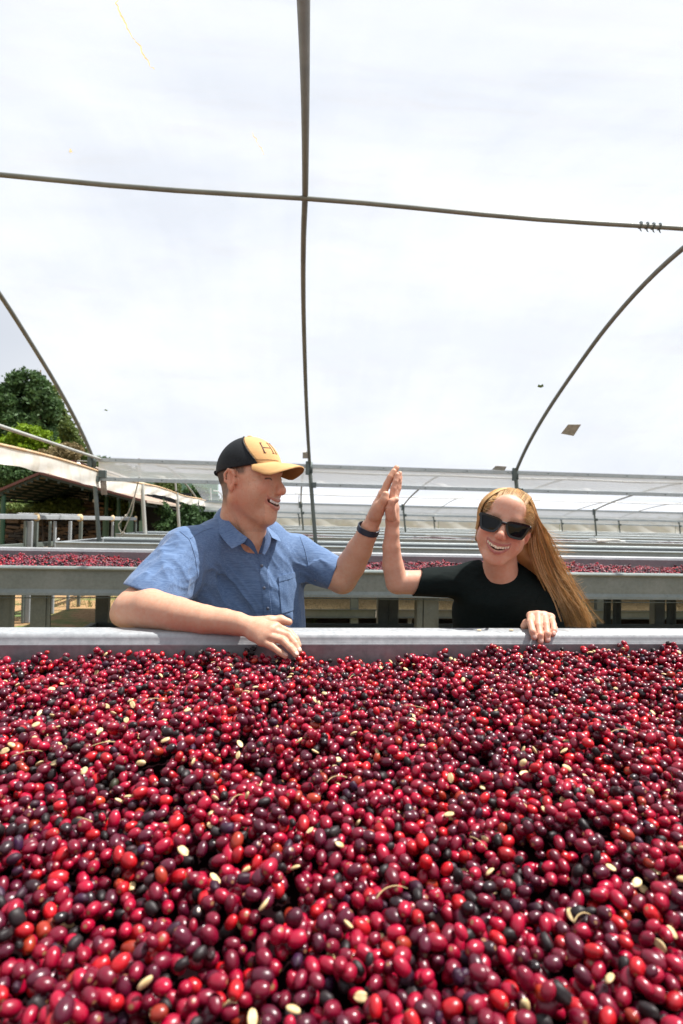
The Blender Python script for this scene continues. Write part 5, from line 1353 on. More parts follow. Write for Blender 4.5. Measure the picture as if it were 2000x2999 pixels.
for bx, by in ((764, 1657), (771, 1722), (782, 1782)):
    p = on_surf(shirt_fn, bx + 2, by, .0045)[0]; V, Fc = sphere_mesh(10, 6); mesh_obj('button', c2w(V * (.0052, .0052, .0018) + p), Fc, M['btn'], o_shirt, True)
# seams: sleeve seam, yoke
def seam(fn, pts, parent, mat, r=.0012, z0=1.4, name='seam'):
    p = np.array(pts, float); t = np.linspace(0, len(p) - 1, 10 * len(p)); i = np.clip(t.astype(int), 0, len(p) - 2); q = p[i] + (p[i + 1] - p[i]) * (t - i)[:, None]
    for _ in range(6): q[1:-1] = (q[:-2] + 2 * q[1:-1] + q[2:]) / 4
    P = on_surf(fn, q[:, 0], q[:, 1], .0004, z0); mb = MB(); mb.tube(c2w(P), r, 5); mb.build(name, mat, parent, True)
seam(shirt_fn, [(527, 1556), (556, 1580), (572, 1630), (580, 1690), (566, 1745)], o_shirt, M['shirt'])
seam(shirt_fn, [(556, 1578), (590, 1556), (622, 1545)], o_shirt, M['shirt'])
seam(shirt_fn, [(878, 1570), (893, 1610), (905, 1660)], o_shirt, M['shirt'])
# collar leaves, curved round the neck
def leaf(rows, name, mat, parent, th=.0022, nu=14):
    """rows: polylines of camera-space points, equal length; blended and thickened"""
    R_ = np.array(rows, float); m = R_.shape[1]; t = np.linspace(0, m - 1, 4 * m); i = np.clip(t.astype(int), 0, m - 2)
    R_ = R_[:, i] + (R_[:, i + 1] - R_[:, i]) * (t - i)[None, :, None]
    for _ in range(4): R_[:, 1:-1] = (R_[:, :-2] + 2 * R_[:, 1:-1] + R_[:, 2:]) / 4
    s = np.linspace(0, len(rows) - 1, 8); j = np.clip(s.astype(int), 0, len(rows) - 2); G_ = R_[j] + (R_[j + 1] - R_[j]) * (s - j)[:, None, None]
    nv = G_.shape[1]; A = G_.reshape(-1, 3); B = A + (0, -.0005, th)
    Fc = [(a * nv + b, (a + 1) * nv + b, (a + 1) * nv + b + 1, a * nv + b + 1) for a in range(7) for b in range(nv - 1)]; n = len(A)
    ed = [(a * nv, (a + 1) * nv) for a in range(7)] + [(a * nv + nv - 1, (a + 1) * nv + nv - 1) for a in range(7)] + [(b, b + 1) for b in range(nv - 1)] + [(7 * nv + b, 7 * nv + b + 1) for b in range(nv - 1)]
    Fc += [tuple(n + q for q in f)[::-1] for f in Fc] + [(a, b, b + n, a + n) for a, b in ed]
    o = mesh_obj(name, c2w(np.concatenate([A, B])), Fc, mat, parent); auto_smooth(o, 60); return o
leaf([[K(652, 1482, 1.850), K(647, 1490, 1.800), K(668, 1524, 1.745), K(698, 1556, 1.708), K(724, 1574, 1.690)],
      [K(640, 1492, 1.870), K(632, 1503, 1.800), K(652, 1545, 1.730), K(684, 1582, 1.692), K(716, 1588, 1.682)],
      [K(630, 1506, 1.880), K(621, 1519, 1.800), K(639, 1560, 1.722), K(664, 1592, 1.688), K(679, 1607, 1.682)]], 'collar', M['shirt'], o_shirt)
leaf([[K(776, 1540, 1.800), K(783, 1550, 1.790), K(793, 1566, 1.765), K(796, 1574, 1.755)],
      [K(790, 1542, 1.830), K(800, 1556, 1.810), K(806, 1572, 1.780), K(808, 1580, 1.762)],
      [K(800, 1550, 1.850), K(812, 1566, 1.820), K(820, 1580, 1.790), K(823, 1586, 1.770)]], 'collar', M['shirt'], o_shirt)
leaf([[K(772, 1538, 1.800), K(774, 1560, 1.775), K(768, 1590, 1.742), K(756, 1622, 1.722)],
      [K(782, 1545, 1.795), K(786, 1562, 1.768), K(782, 1590, 1.735), K(768, 1620, 1.716)],
      [K(790, 1560, 1.790), K(795, 1570, 1.760), K(790, 1598, 1.732), K(775, 1626, 1.712)]], 'collar_facing', M['shirt_in'], o_shirt)
leaf([[K(706, 1572, 1.700), K(726, 1574, 1.692), K(742, 1590, 1.700), K(755, 1621, 1.706)],
      [K(704, 1590, 1.698), K(722, 1596, 1.690), K(736, 1608, 1.696), K(752, 1628, 1.703)]], 'collar_stand', M['shirt_in'], o_shirt)

# ---- cap: tan front, black mesh back, curved brim, stamped letters
def capd(q):
    L = SDF(); L.ell((0, .032, -.006), (.0845, .1055, .1075)); return L.p[0][0](q)
M['cap_tan'] = cloth_mat('tan_cap_cloth', (.50, .27, .10), (.66, .41, .18), slub=(900, 900, 900), rough=.8, bump=.1)
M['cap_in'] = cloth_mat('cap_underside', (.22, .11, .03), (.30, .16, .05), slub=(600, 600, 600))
m_ = NT('black_mesh_cloth'); v_ = m_.coord('World'); a_ = m_.noise(m_.coord('World', (700, 700, 160)), 1, 3, .6)
m_.set(Base_Color=m_.ramp(a_, [(.4, (.003, .004, .006)), (.8, (.022, .026, .030))]), Roughness=.65, Specular_IOR_Level=.25); m_.bump(a_, .5, .001); M['cap_mesh'] = m_.m
cap_bot = lambda q: q[:, 1] - (.0300 + .0100 * np.clip(q[:, 2] / .09, -1, 1) + .006 * np.clip(q[:, 2] / .09, 0, 1) ** 2)
def cap_fn(P):
    q = HM.l(P); d = capd(q) * HM.sc; b = -cap_bot(q) * HM.sc; d1 = np.maximum(d, b)
    inner = np.maximum(d + .0055, b - .02)
    return np.maximum(d1, -inner)
capS = SDF(); capS.fn(cap_fn)
cap = None
zl = lambda q: -.012 + (.135 - q[:, 1]) * .85
def cap_obj(sign, name, mat, parent):
    C_ = SDF(); C_.fn(lambda P: np.maximum(cap_fn(P), sign * (zl(HM.l(P)) - HM.l(P)[:, 2]) * .75)); return sdf_obj(name, C_, HM.o - .15, HM.o + .16, .0026, mat, parent, None, 2)
cap = cap_obj(1, 'cap', M['cap_tan'], man); cap['label'] = 'tan front of the two tone cap'
cap_obj(-1, 'mesh_back', M['cap_mesh'], cap)
# brim
nb_, nt_ = 31, 12; V = []
for i in range(nb_):
    s_ = -1 + 2 * i / (nb_ - 1); x = .070 * s_
    zb = .1075 * math.sqrt(max(0, 1 - (x / .0845) ** 2 - ((.045 - .032) / .1055) ** 2)) - .006
    ln = .078 * math.sqrt(max(0, 1 - (abs(s_) ** 2.6))) + .002
    for j in range(nt_):
        t = j / (nt_ - 1); z = zb + ln * t; y = .0505 - .010 * s_ * s_ - .026 * s_ * s_ * min(1, (ln * t) / .045) - .014 * t + .003 * math.sin(t * 3.1)
        V.append((x * (1 + .06 * t), y - (1 - t) * .0 + (.0 if t else .003), z - .004 * (1 - t)))
V = np.array(V); n = len(V); Fc = [(i * nt_ + j, (i + 1) * nt_ + j, (i + 1) * nt_ + j + 1, i * nt_ + j + 1) for i in range(nb_ - 1) for j in range(nt_ - 1)]
ed = [(i * nt_ + nt_ - 1, (i + 1) * nt_ + nt_ - 1) for i in range(nb_ - 1)] + [(i * nt_, (i + 1) * nt_) for i in range(nb_ - 1)]
V2 = np.concatenate([V, V - (0, .0032, 0)]); Fa = Fc + [tuple(n + q for q in f)[::-1] for f in Fc] + [(a, b, b + n, a + n) for a, b in ed]
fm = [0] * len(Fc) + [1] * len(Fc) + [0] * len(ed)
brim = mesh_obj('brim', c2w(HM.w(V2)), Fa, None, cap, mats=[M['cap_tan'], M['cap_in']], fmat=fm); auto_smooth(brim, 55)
def cap_pt(az, y, off=.001):
    """point on the crown at height y, azimuth az from straight ahead towards the near side"""
    k = math.sqrt(max(0, 1 - ((y - .032) / .1055) ** 2)); return np.array([-.0845 * k * math.sin(az), y, .1075 * k * math.cos(az) - .006]) * 1.0 + np.array([-math.sin(az), .0, math.cos(az)]) * off
M['stitch'] = plain('brown_thread', (.17, .08, .035), .7); M['print'] = plain('burnt_brown_lettering', (.13, .055, .04), .6)
def stroke(pts, r=.0011, mat=None, name='lettering'):
    P = []
    for a, b in zip(pts[:-1], pts[1:]):
        for t in np.linspace(0, 1, 6): P.append(cap_pt(math.radians(a[0] + (b[0] - a[0]) * t), a[1] + (b[1] - a[1]) * t))
    mb = MB(); mb.tube(c2w(HM.w(np.array(P) + rs.randn(len(P), 3) * 1e-5)), r, 5); mb.build(name, mat or M['print'], cap, True)
# H and the first upright of the next letter (the rest turns out of sight)
for pts in ([(35, .109), (32, .077)], [(12, .112), (10, .079)], [(33.5, .0935), (11, .0950)], [(37.5, .1092), (31.5, .1095)], [(34.5, .0768), (29, .0770)], [(15, .1120), (8, .1122)], [(13, .0788), (7, .0790)],
            [(1.5, .112), (0, .079)], [(4, .112), (-4, .111)], [(3, .079), (-3, .079)]): stroke(pts)
stroke([(36.2, .109), (33.2, .077)], .0009)
# stitched seams
stroke([(50, .054), (30, .056), (0, .057)], .0006, M['stitch'], 'stitching')
sp = []
for y in np.linspace(.052, .128, 8):
    k = math.sqrt(max(0, 1 - ((y - .032) / .1055) ** 2)); z = -.012 + (.135 - y) * .85 + .006; sp.append((math.degrees(math.acos(min(1, (z + .006) / (.1075 * k)))), y))
stroke(sp, .0005, M['stitch'], 'stitching')
stroke([(a_ + (4.2 if y_ < .11 else 5.5), y_) for a_, y_ in sp] + [(104, .1345)], .0022, M['cap_mesh'], 'piping')
b_, f_ = sphere_mesh(12, 6); mesh_obj('cap_button', c2w(HM.w(b_ * (.008, .0035, .008) + (0, .1385, -.006))), f_, M['cap_tan'], cap, True)
mb = MB(); qq = HM.w(np.array([(-.045, .026, -.098), (-.030, .022, -.106), (.0, .020, -.112)])); mb.tube(c2w(qq), .006, 6); mb.build('back_strap', M['cap_mesh'], cap, True)

# ---- cropped hair at the back and temple: short strands over the tinted scalp
hr = np.random.RandomState(12); mb = MB(); nh = 0
while nh < 1500:
    y = hr.uniform(-.040, .040); z = hr.uniform(-.108, .036); sd = -1 if hr.rand() < .8 else 1
    if z > -.030 and (y < .012 or z > .030 - (.040 - y) * .6): continue
    if abs(z + .014) < .032 and y < .030 and z < .0: continue
    k = 1 - ((y - .034) / .092) ** 2 - ((z + .014) / .094) ** 2
    if k <= 0: continue
    x = sd * .0745 * math.sqrt(k) * (1 - .10 * max(0, -y) / .04); p = np.array((x, y, z)); nrm = np.array((x / .0745 ** 2, (y - .034) / .092 ** 2, (z + .014) / .094 ** 2)); nrm /= np.linalg.norm(nrm)
    dr = np.array((0, -1, -.45)) + hr.randn(3) * .15; dr -= nrm * (dr @ nrm); dr /= np.linalg.norm(dr); Lh = hr.uniform(.004, .009)
    q = [p - nrm * .0015, p + nrm * .0012 + dr * Lh * .5, p + nrm * .0012 + dr * Lh]
    mb.tube(c2w(HM.w(np.array(q))), [.00045, .0004, .0002], 3, False); nh += 1
M['crop'] = plain('short_brown_grey_hair', (.16, .12, .09), .6, ns=200)
o_ = mb.build('hair', M['crop'], man, True)

# ---- wrist band of the raised arm
def ring(c, ax, rx, ry, side, width, th, name, mat, parent):
    ax = np.array(ax, float); ax /= np.linalg.norm(ax); sd_ = np.array(side, float); sd_ -= ax * (sd_ @ ax); sd_ /= np.linalg.norm(sd_); o2 = np.cross(ax, sd_)
    V = []; n = 40; prof = [(-width / 2, 0), (-width / 2 * .9, th), (width / 2 * .9, th), (width / 2, 0)]
    for i in range(n):
        a = 2 * math.pi * i / n
        for w_, h_ in prof: V.append(c + ax * w_ + sd_ * math.cos(a) * (rx + h_) + o2 * math.sin(a) * (ry + h_))
    m = 4; Fc = [(i * m + k, ((i + 1) % n) * m + k, ((i + 1) % n) * m + (k + 1) % m, i * m + (k + 1) % m) for i in range(n) for k in range(m)]
    o = mesh_obj(name, c2w(np.array(V)), Fc, mat, parent); auto_smooth(o, 45); return o
M['band'] = plain('navy_rubber', (.010, .020, .038), .45); M['glass_dk'] = plain('dark_glass', (.008, .009, .012), .08)
ax_ = K(1092, 1527, 1.760) - K(1072, 1570, 1.785); wc = K(1078.5, 1550, 1.773)
band = ring(wc, ax_ / np.linalg.norm(ax_) + np.array((.10, -.20, 0)) * -.6, .0330, .0340, (1, 0, 0), .020, .0028, 'wrist_band', M['band'], man)
# ---- jeans and shoes (mostly hidden by the bed)
M['jeans'] = cloth_mat('dark_jeans', (.02, .035, .08), (.05, .08, .16)); M['shoe'] = plain('brown_shoe', (.10, .06, .035), .6)
hipw = c2w(K(755, 2060, 1.93)); hx, hy = hipw[0], hipw[1]
J = SDF(); W = lambda x, y, z: w2c((x, y, z))
J.ell(W(hx, hy, .88), (.165, .13, .12), k=.05)
J.cone(W(hx - .09, hy, .84), W(hx - .16, hy - .02, .47), .095, .068, k=.05).cone(W(hx - .16, hy - .02, .47), W(hx - .17, hy + .06, .07), .066, .055, k=.03)
J.cone(W(hx + .09, hy + .02, .84), W(hx + .15, hy + .02, .47), .095, .068, k=.05).cone(W(hx + .15, hy + .02, .47), W(hx + .17, hy + .12, .07), .066, .055, k=.03)
lo_ = np.minimum(W(hx - .45, hy - .35, -.02), W(hx + .45, hy + .35, -.02)) - .05; hi_ = np.maximum(W(hx + .45, hy + .35, 1.05), W(hx - .45, hy - .35, 1.05)) + .05
sdf_obj('trousers', J, lo_, hi_, .014, M['jeans'], man, None, 2)
for dx, dy in ((-.17, .06), (.17, .12)):
    Sh = SDF(); Sh.cone(W(hx + dx, hy + dy + .05, .045), W(hx + dx, hy + dy - .14, .035), .045, .038, k=.03); Sh.cone(W(hx + dx, hy + dy, .09), W(hx + dx, hy + dy, .05), .045, .045, k=.03)
    Sh.fn(half(W(hx, hy, .004), W(hx, hy, -1) - W(hx, hy, 0)), 'i', .004)
    c_ = W(hx + dx, hy + dy - .05, .06); sdf_obj('shoe', Sh, c_ - .2, c_ + .2, .008, M['shoe'], man, None, 1)
# ============================ WOMAN
wom = thing('person', 'smiling woman in black shirt and sunglasses, long blonde hair, one hand raised', 'person')
HW = Head(K(1476, 1541, 1.700), frame(-17, 2, 16), .945, 1.05, .002)
# roll so that the eye line falls towards the picture's right
S = SDF(); HW.build(S, True, 1.0, 1.46)
S.cone(HW.w((0, -.05, -.028)), K(1468, 1695, 1.800), .046, .054, k=.03)
S.cone(HW.w((0, -.07, .008)), K(1460, 1690, 1.765), .030, .034, k=.035)
S.cone(K(1372, 1712, 1.80), K(1578, 1732, 1.82), .042, .044, k=.05)
S.ell(K(1466, 1800, 1.84), (.135, .14, .085), k=.05)
S.ell(K(1470, 1990, 1.88), (.14, .17, .09), k=.06)
# raised right arm
e3 = K(1163, 1706, 1.790)
S.cone(K(1375, 1706, 1.81), e3 + (.012, .0, 0), .046, .0365, k=.02)
S.chain([e3, K(1150, 1655, 1.775), K(1146, 1600, 1.755), K(1148, 1562, 1.745), K(1149, 1538, 1.742)], [.0370, .0325, .0268, .0220, .0208], k=.006)
Kw = [K(1147, 1462, 1.697), K(1152, 1457, 1.716), K(1155, 1461, 1.734), K(1155, 1470, 1.750)]
fw_ = [[Kw[0], K(1152, 1431, 1.695), K(1158, 1410, 1.697), K(1163.5, 1390, 1.700)],
       [Kw[1], K(1160, 1425, 1.720), K(1167, 1403, 1.722), K(1171, 1386, 1.725)],
       [Kw[2], K(1163, 1431, 1.740), K(1169, 1412, 1.743), K(1172, 1397, 1.746)],
       [Kw[3], K(1162, 1446, 1.755), K(1168, 1431, 1.758), K(1171, 1417, 1.760)]]
hand_mesh(S, K(1149, 1528, 1.738), Kw, fw_, [[.0098, .0088, .0082, .0072]] * 3 + [[.0088, .008, .0073, .0064]], [K(1145, 1512, 1.712), K(1142, 1488, 1.684), K(1147, 1470, 1.676), K(1160, 1463.5, 1.676)], [.0160, .0125, .0105, .0088], .0110)
S.ell(K(1143, 1495, 1.700), (.012, .024, .018), k=.014)
# left arm and the hand gripping the rim
S.cone(K(1575, 1745, 1.81), K(1622, 1880, 1.765), .043, .036, k=.03)
S.chain([K(1622, 1880, 1.765), K(1600, 1848, 1.68), K(1590, 1826, 1.640)], [.036, .029, .0245], k=.02)
Kg = [K(1554, 1803, 1.590), K(1575, 1801, 1.586), K(1595, 1803, 1.590), K(1613, 1808, 1.600)]
fgw = [[Kg[0], K(1553, 1823, 1.549), K(1560, 1850, 1.519), K(1564, 1867, 1.515)],
       [Kg[1], K(1577, 1832, 1.544), K(1582, 1860, 1.520), K(1583, 1879, 1.516)],
       [Kg[2], K(1599, 1829, 1.548), K(1603, 1856, 1.524), K(1603, 1875, 1.520)],
       [Kg[3], K(1620, 1829, 1.560), K(1622, 1847, 1.536), K(1619, 1858, 1.530)]]
hand_mesh(S, K(1588, 1822, 1.648), Kg, fgw, [[.0106, .0096, .0092, .0080]] * 3 + [[.0096, .0088, .0082, .0072]], [K(1560, 1822, 1.620), K(1542, 1826, 1.600), K(1534, 1834, 1.598)], [.0140, .0115, .0095], .0125, wk=.014)
def wom_col(P):
    C = HW.colour(P, SK_W, True); C *= (1 + vnoise(P * 22, 6)[:, None] * .05)
    for kk in list(Kg) + [f[1] for f in fgw] + [f[2] for f in fgw]:
        d = np.linalg.norm(P - kk, axis=1); w_ = np.clip(1 - d / .014, 0, 1)[:, None] * .38; C = C * (1 - w_) + np.array((.60, .27, .19)) * w_
    return C
sdf_obj('body', S, (.10, -.50, 1.49), (.72, .125, 1.99), .0024, M['skin_w'], wom, wom_col, 1)
HW.teeth(wom, 10, True, 1.46, 1.0, (.86, .78, .60))
tips = []
for f in fgw:
    d = np.array(f[3]) - f[2]; d /= np.linalg.norm(d); up = np.array((0, .1, -1.)); up -= d * (up @ d); up /= np.linalg.norm(up); sd_ = np.cross(up, d)
    tips.append((f[3] + up * .0072 - d * .002, np.column_stack([sd_, d, up]), .0058, .0068))
nails(wom, tips, M['nail'])
# black shirt
M['black'] = cloth_mat('black_knit', (.0035, .006, .006), (.011, .017, .016), slub=(500, 500, 500), rough=.8, bump=.15)
T = SDF()
T.cone(K(1385, 1702, 1.805), K(1572, 1730, 1.815), .052, .054, k=.05)
T.ell(K(1466, 1795, 1.840), (.158, .135, .105), k=.05)
T.ell(K(1466, 1748, 1.792), (.115, .062, .078), k=.05)
T.ell(K(1473, 1900, 1.860), (.160, .15, .108), k=.05)
T.ell(K(1474, 2040, 1.88), (.165, .16, .118), k=.08)
T.cone(K(1425, 1672, 1.80), K(1515, 1680, 1.80), .030, .030, k=.05)
i1 = sleeve(T, K(1380, 1702, 1.805), K(1190, 1706, 1.785), .054, .0415, K(1221, 1706, 1.79), (-.93, .32, .0), .03, .005)
i2 = sleeve(T, K(1578, 1742, 1.81), K(1625, 1900, 1.760), .0525, .0440, K(1622, 1880, 1.77), (.15, -1, -.2), .03, .005)
T.fn(i1, 's', .003); T.fn(i2, 's', .003)
T.ell(K(1466, 1616, 1.770), (.0640, .072, .105), op='s', k=.008)
wb = list(T.p)
def tee_fn(P):
    D = np.full(len(P), 9.0)
    for fn, op, k in wb: D = SDF.comb(D, fn(P), op, k)
    near = np.abs(D) < .03
    if near.any():
        Q = P[near]; px_ = CX + F * Q[:, 0] / Q[:, 2]; py_ = CY - F * Q[:, 1] / Q[:, 2]; g = lambda x, y, s: np.exp(-((px_ - x) ** 2 + (py_ - y) ** 2) / (2 * s * s))
        D[near] += folds(Q, (.9, -.2, 0), 20, .005, 11) * g(1370, 1680, 60) + folds(Q, (.7, .5, 0), 17, .005, 12) * (g(1560, 1790, 60) + .2) + folds(Q, (1, .1, 0), 26, .002, 13) * g(1300, 1700, 40)
    return D
TS = SDF(); TS.fn(tee_fn)
o_tee = sdf_obj('black_shirt', TS, (.18, -.50, 1.60), (.73, -.06, 2.04), .003, M['black'], wom, None, 1)
seam(tee_fn, [(1598, 1712), (1585, 1735), (1570, 1765)], o_tee, M['black'])
# neck rib
a_ = np.linspace(math.pi * 1.02, math.pi * 1.98, 40); q = on_surf(tee_fn, 1467 + 61 * np.cos(a_), 1650 - 61 * np.sin(a_) * 1.0, .0)
# ---- sunglasses
M['frame'] = plain('glossy_black_acetate', (.004, .005, .008), .22); 
gl_ = NT('tinted_lens'); gl_.set(Base_Color=(.004, .005, .006), Roughness=.06, IOR=1.4, Specular_IOR_Level=.35); M['lens'] = gl_.m
gm_ = thing  # (name kept short)
sung = bpy.data.objects.new('sunglasses', None); link(sung, wom)
def chaikin(P, it=2):
    P = np.array(P, float)
    for _ in range(it): Q = np.roll(P, -1, 0); P = np.stack([.75 * P + .25 * Q, .25 * P + .75 * Q], 1).reshape(-1, 2)
    return P
def zc(x, y): return .1085 - 2.6 * x * x + .0 * y
out_ = chaikin([(.0035, .010), (.012, .0195), (.040, .0225), (.0765, .0245), (.0755, .012), (.067, -.019), (.060, -.0265), (.029, -.0275), (.0165, -.021), (.0085, -.003)])
cen = out_.mean(0); inn_ = cen + (out_ - cen) * (.80, .74)
for sg in (-1, 1):
    n = len(out_); V = []
    for P_, dz in ((out_, .0022), (inn_, .0016), (inn_, -.003), (out_, -.0035)):
        for x, y in P_: V.append((sg * x, y - .001, zc(x, y) + dz))
    Fc = [(r_ * n + i, r_ * n + (i + 1) % n, ((r_ + 1) % 4) * n + (i + 1) % n, ((r_ + 1) % 4) * n + i) for r_ in range(4) for i in range(n)]
    if sg > 0: Fc = [f[::-1] for f in Fc]
    auto_smooth(mesh_obj('frame', c2w(HW.w(np.array(V))), Fc, M['frame'], sung), 40)
    V = []; 
    for k_, dz in ((1.03, -.0010), (.5, -.0002)):
        for x, y in cen + (inn_ - cen) * k_: V.append((sg * x, y - .001, zc(x, y) + dz + .0004))
    V.append((sg * cen[0], cen[1], zc(*cen) + .0004))
    Fc = [(i, (i + 1) % n, n + (i + 1) % n, n + i) for i in range(n)] + [(n + i, n + (i + 1) % n, 2 * n) for i in range(n)]
    if sg > 0: Fc = [f[::-1] for f in Fc]
    mesh_obj('lens', c2w(HW.w(np.array(V))), [f[::-1] for f in Fc], M['lens'], sung, True)
    mb = MB(); pts = [(sg * .0745, .016, zc(.0745, 0) - .002), (sg * .0765, .014, .075), (sg * .0785, .011, .030), (sg * .080, .006, -.012), (sg * .079, -.014, -.030)]
    P_ = np.array(pts); t = np.linspace(0, 4, 20); i = np.clip(t.astype(int), 0, 3); P_ = P_[i] + (P_[i + 1] - P_[i]) * (t - i)[:, None]
    mb.tube(c2w(HW.w(P_)), np.linspace(.0052, .003, 20), 8); mb.build('temple', M['frame'], sung, True)
    mb = MB(); V_, F_ = sphere_mesh(8, 5); mb.add(c2w(HW.w(V_ * .0016 + (sg * .0800, .0145, .072))), F_)
    M.setdefault('gold', plain('gold_rivet', (.7, .45, .15), .25, 1)); mb.build('rivet', M['gold'], sung, True)
mb = MB(); mb.tube(c2w(HW.w(np.array([(x, .0085 + .0 * x, zc(x, 0) - .001) for x in np.linspace(-.009, .009, 8)]))), .0042, 8); mb.build('bridge', M['frame'], sung, True)

# ---- hair: soft mass under many fine strands blown to the right
hm = NT('blonde_hair'); at = hm.n('Attribute'); at.attribute_name = 'col'
hm.set(Base_Color=at.outputs['Color'], Roughness=.38, Specular_IOR_Level=.55, Sheen_Weight=.05)
tl = hm.n('BsdfTranslucent'); hm.l(at.outputs['Color'], tl.inputs['Color']); x_ = hm.n('MixShader'); x_.inputs[0].default_value = .30; hm.l(hm.b.outputs[0], x_.inputs[1]); hm.l(tl.outputs[0], x_.inputs[2]); hm.l(x_.outputs[0], hm.out.inputs['Surface'])
M['hair'] = hm.m
H = SDF()
def hcap(P):
    q = HW.l(P); L = SDF(); L.ell((0, .031, -.018), (.0825, .0895, .102)).ell((0, .031, -.018), (.0815, .0885, .1125)).cone((-.0745, .03, -.014), (-.070, -.062, -.022), .013, .008, k=.02).cone((.072, .035, -.0), (.074, .012, -.010), .014, .010, k=.02); d = L.ev(q)
    L2 = SDF(); L2.ell((0, -.018, .092), (.0680, .0820, .0680), k=.01).ell((0, -.085, .05), (.09, .08, .09), k=.02)
    return np.maximum(d, -L2.ev(q))
H.fn(hcap, 'u', .01)
tail = [K(1572, 1560, 1.720), K(1590, 1620, 1.760), K(1622, 1690, 1.790), K(1655, 1755, 1.800)]
H.chain([HW.w((.03, -.03, -.055)), K(1555, 1625, 1.780), K(1592, 1690, 1.800), K(1640, 1760, 1.810)], [.048, .036, .026, .012], k=.03)
hair_o = sdf_obj('hair', H, (.34, -.30, 1.55), (.72, .16, 1.90), .004, M['hair'], wom, lambda P: np.tile((.36, .20, .075), (len(P), 1)) * (1 + .3 * vnoise(P * (60, 25, 60), 4)[:, None]), 2)  # mass coloured darker than the strands, painting shaded depth between them
r = np.random.RandomState(17); SV = []; SF = []; SC = []; nS = 0
def strand(path, w_, c):
    global nS
    P = np.array(path, float); t = np.linspace(0, len(P) - 1, 16); i = np.clip(t.astype(int), 0, len(P) - 2); Q = P[i] + (P[i + 1] - P[i]) * (t - i)[:, None]
    for _ in range(2): Q[1:-1] = (Q[:-2] + 2 * Q[1:-1] + Q[2:]) / 4
    wv = np.linspace(0, 1, 16)[:, None] ** 1.5; kx = Q[:1] * 0 + cwv; Q = Q + wv * .009 * np.stack([vnoise(np.concatenate([Q[:, 1:2] * 26, kx[:, 1:].repeat(16, 0)], 1) + kx[0, 0] * 1.0, 40 + d_) for d_ in range(3)], 1)
    T_ = np.gradient(Q, axis=0); T_ /= np.linalg.norm(T_, axis=1)[:, None] + 1e-9
    u = np.cross(T_, (0, 0, 1.0)); u /= np.linalg.norm(u, axis=1)[:, None] + 1e-9; v = np.cross(T_, u)
    wd = w_ * (np.linspace(1, .35, 16) * np.clip(np.linspace(.12, 3, 16), 0, 1))[:, None]
    V = np.concatenate([Q + u * wd, Q - u * wd * .5 + v * wd * .8, Q - u * wd * .5 - v * wd * .8]); SV.append(V); n = 16; b = nS
    for k in range(3):
        a0 = b + k * n; a1 = b + ((k + 1) % 3) * n
        SF.append(np.stack([a0 + np.arange(n - 1), a1 + np.arange(n - 1), a1 + 1 + np.arange(n - 1), a0 + 1 + np.arange(n - 1)], 1))
    tt = np.tile(np.linspace(0, 1, n), 3)[:, None]; SC.append(np.array(c) * (1 - .12 * tt) * 1.0); nS += 3 * n
def ecap(az, elv, off=0.0):
    a, e = math.radians(az), math.radians(elv)
    zr = .114 if a % (2 * math.pi) < math.pi else .103
    return np.array([(.0835 + off) * math.sin(e) * math.cos(a), .031 + (.0905 + off) * math.cos(e), -.018 + (zr + off) * math.sin(e) * math.sin(a)])
def hcol(light):
    b = np.array((.90, .66, .36)) if light > .58 else np.array((.72, .44, .165)) if light > .25 else np.array((.42, .24, .09)); return b * r.uniform(.65, 1.4)
cwv = np.zeros(3)
for s in range(2900):
    if s % 9 == 0:
        cu, cv, caz = r.uniform(0, 1), r.uniform(0, 1), r.uniform(0, 1); cc = r.rand(); cwv = r.uniform(0, 30, 3); cw = r.randn(3) * .009; cl_ = r.choice([r.uniform(.55, .85), r.uniform(.85, 1.08)])
    u = np.clip(cu + r.normal(0, .035), 0, 1); v = cv
    az0 = 62 - 150 * (1 - u)                                   # front strands (u=1) lie nearest the face
    az0 = 66 - 140 * caz + r.normal(0, 3)
    e0 = r.uniform(4, 16) if az0 > -60 else r.uniform(10, 30)
    o_ = .001 + .006 * r.rand()
    pts = []
    for e, k_ in ((e0, 0), (32, .35), (55, .75), (76, 1)):
        az = az0 + (-12 - az0) * k_ * .55 + (caz - .5) * 0
        pts.append(HW.w(ecap(az, max(e, e0), o_ + .004 * math.sin(k_ * 3))))
    # tail stations across the blown mass
    uu = np.clip(1 - caz * .9 + r.normal(0, .06), 0, 1)
    uu = np.clip(cu * .75 + .25 * (1 - caz) + r.normal(0, .05), 0, 1)
    def st(a, b, za, zb): return K(a[0] + (b[0] - a[0]) * uu, a[1] + (b[1] - a[1]) * uu, za + (zb - za) * v) + cw * .5 + r.randn(3) * .0015
    pts.append(st((1556, 1560), (1602, 1560), 1.685, 1.79)); pts.append(st((1545, 1622), (1626, 1620), 1.70, 1.82)); pts.append(st((1582, 1700), (1664, 1690), 1.735, 1.84))
    if cl_ > .80: pts.append(st((1628, 1768), (1706, 1755), 1.76, 1.85))
    e_ = st((1652, 1826), (1737, 1818), 1.77, 1.86); e_ = pts[-1] + (e_ - pts[-1]) * cl_ + cw; pts.append(e_)
    strand(pts, r.uniform(.0004, .0010), hcol(cc * .75 + .25 * r.rand()))
for s in range(620):                                            # short side at the picture's left, swept back
    az0 = 180 - (66 - 120 * r.rand()); e0 = r.uniform(3, 14); pts = [HW.w(ecap(az0 + (172 - az0) * k_ * .6, max(e, e0), .002 + .009 * k_ + .003 * r.rand())) for e, k_ in ((e0, 0), (30, .3), (52, .6), (74, .9), (98, 1.1), (125, 1.15))]
    strand(pts, r.uniform(.0004, .0008), hcol(.25 + .6 * r.rand()))
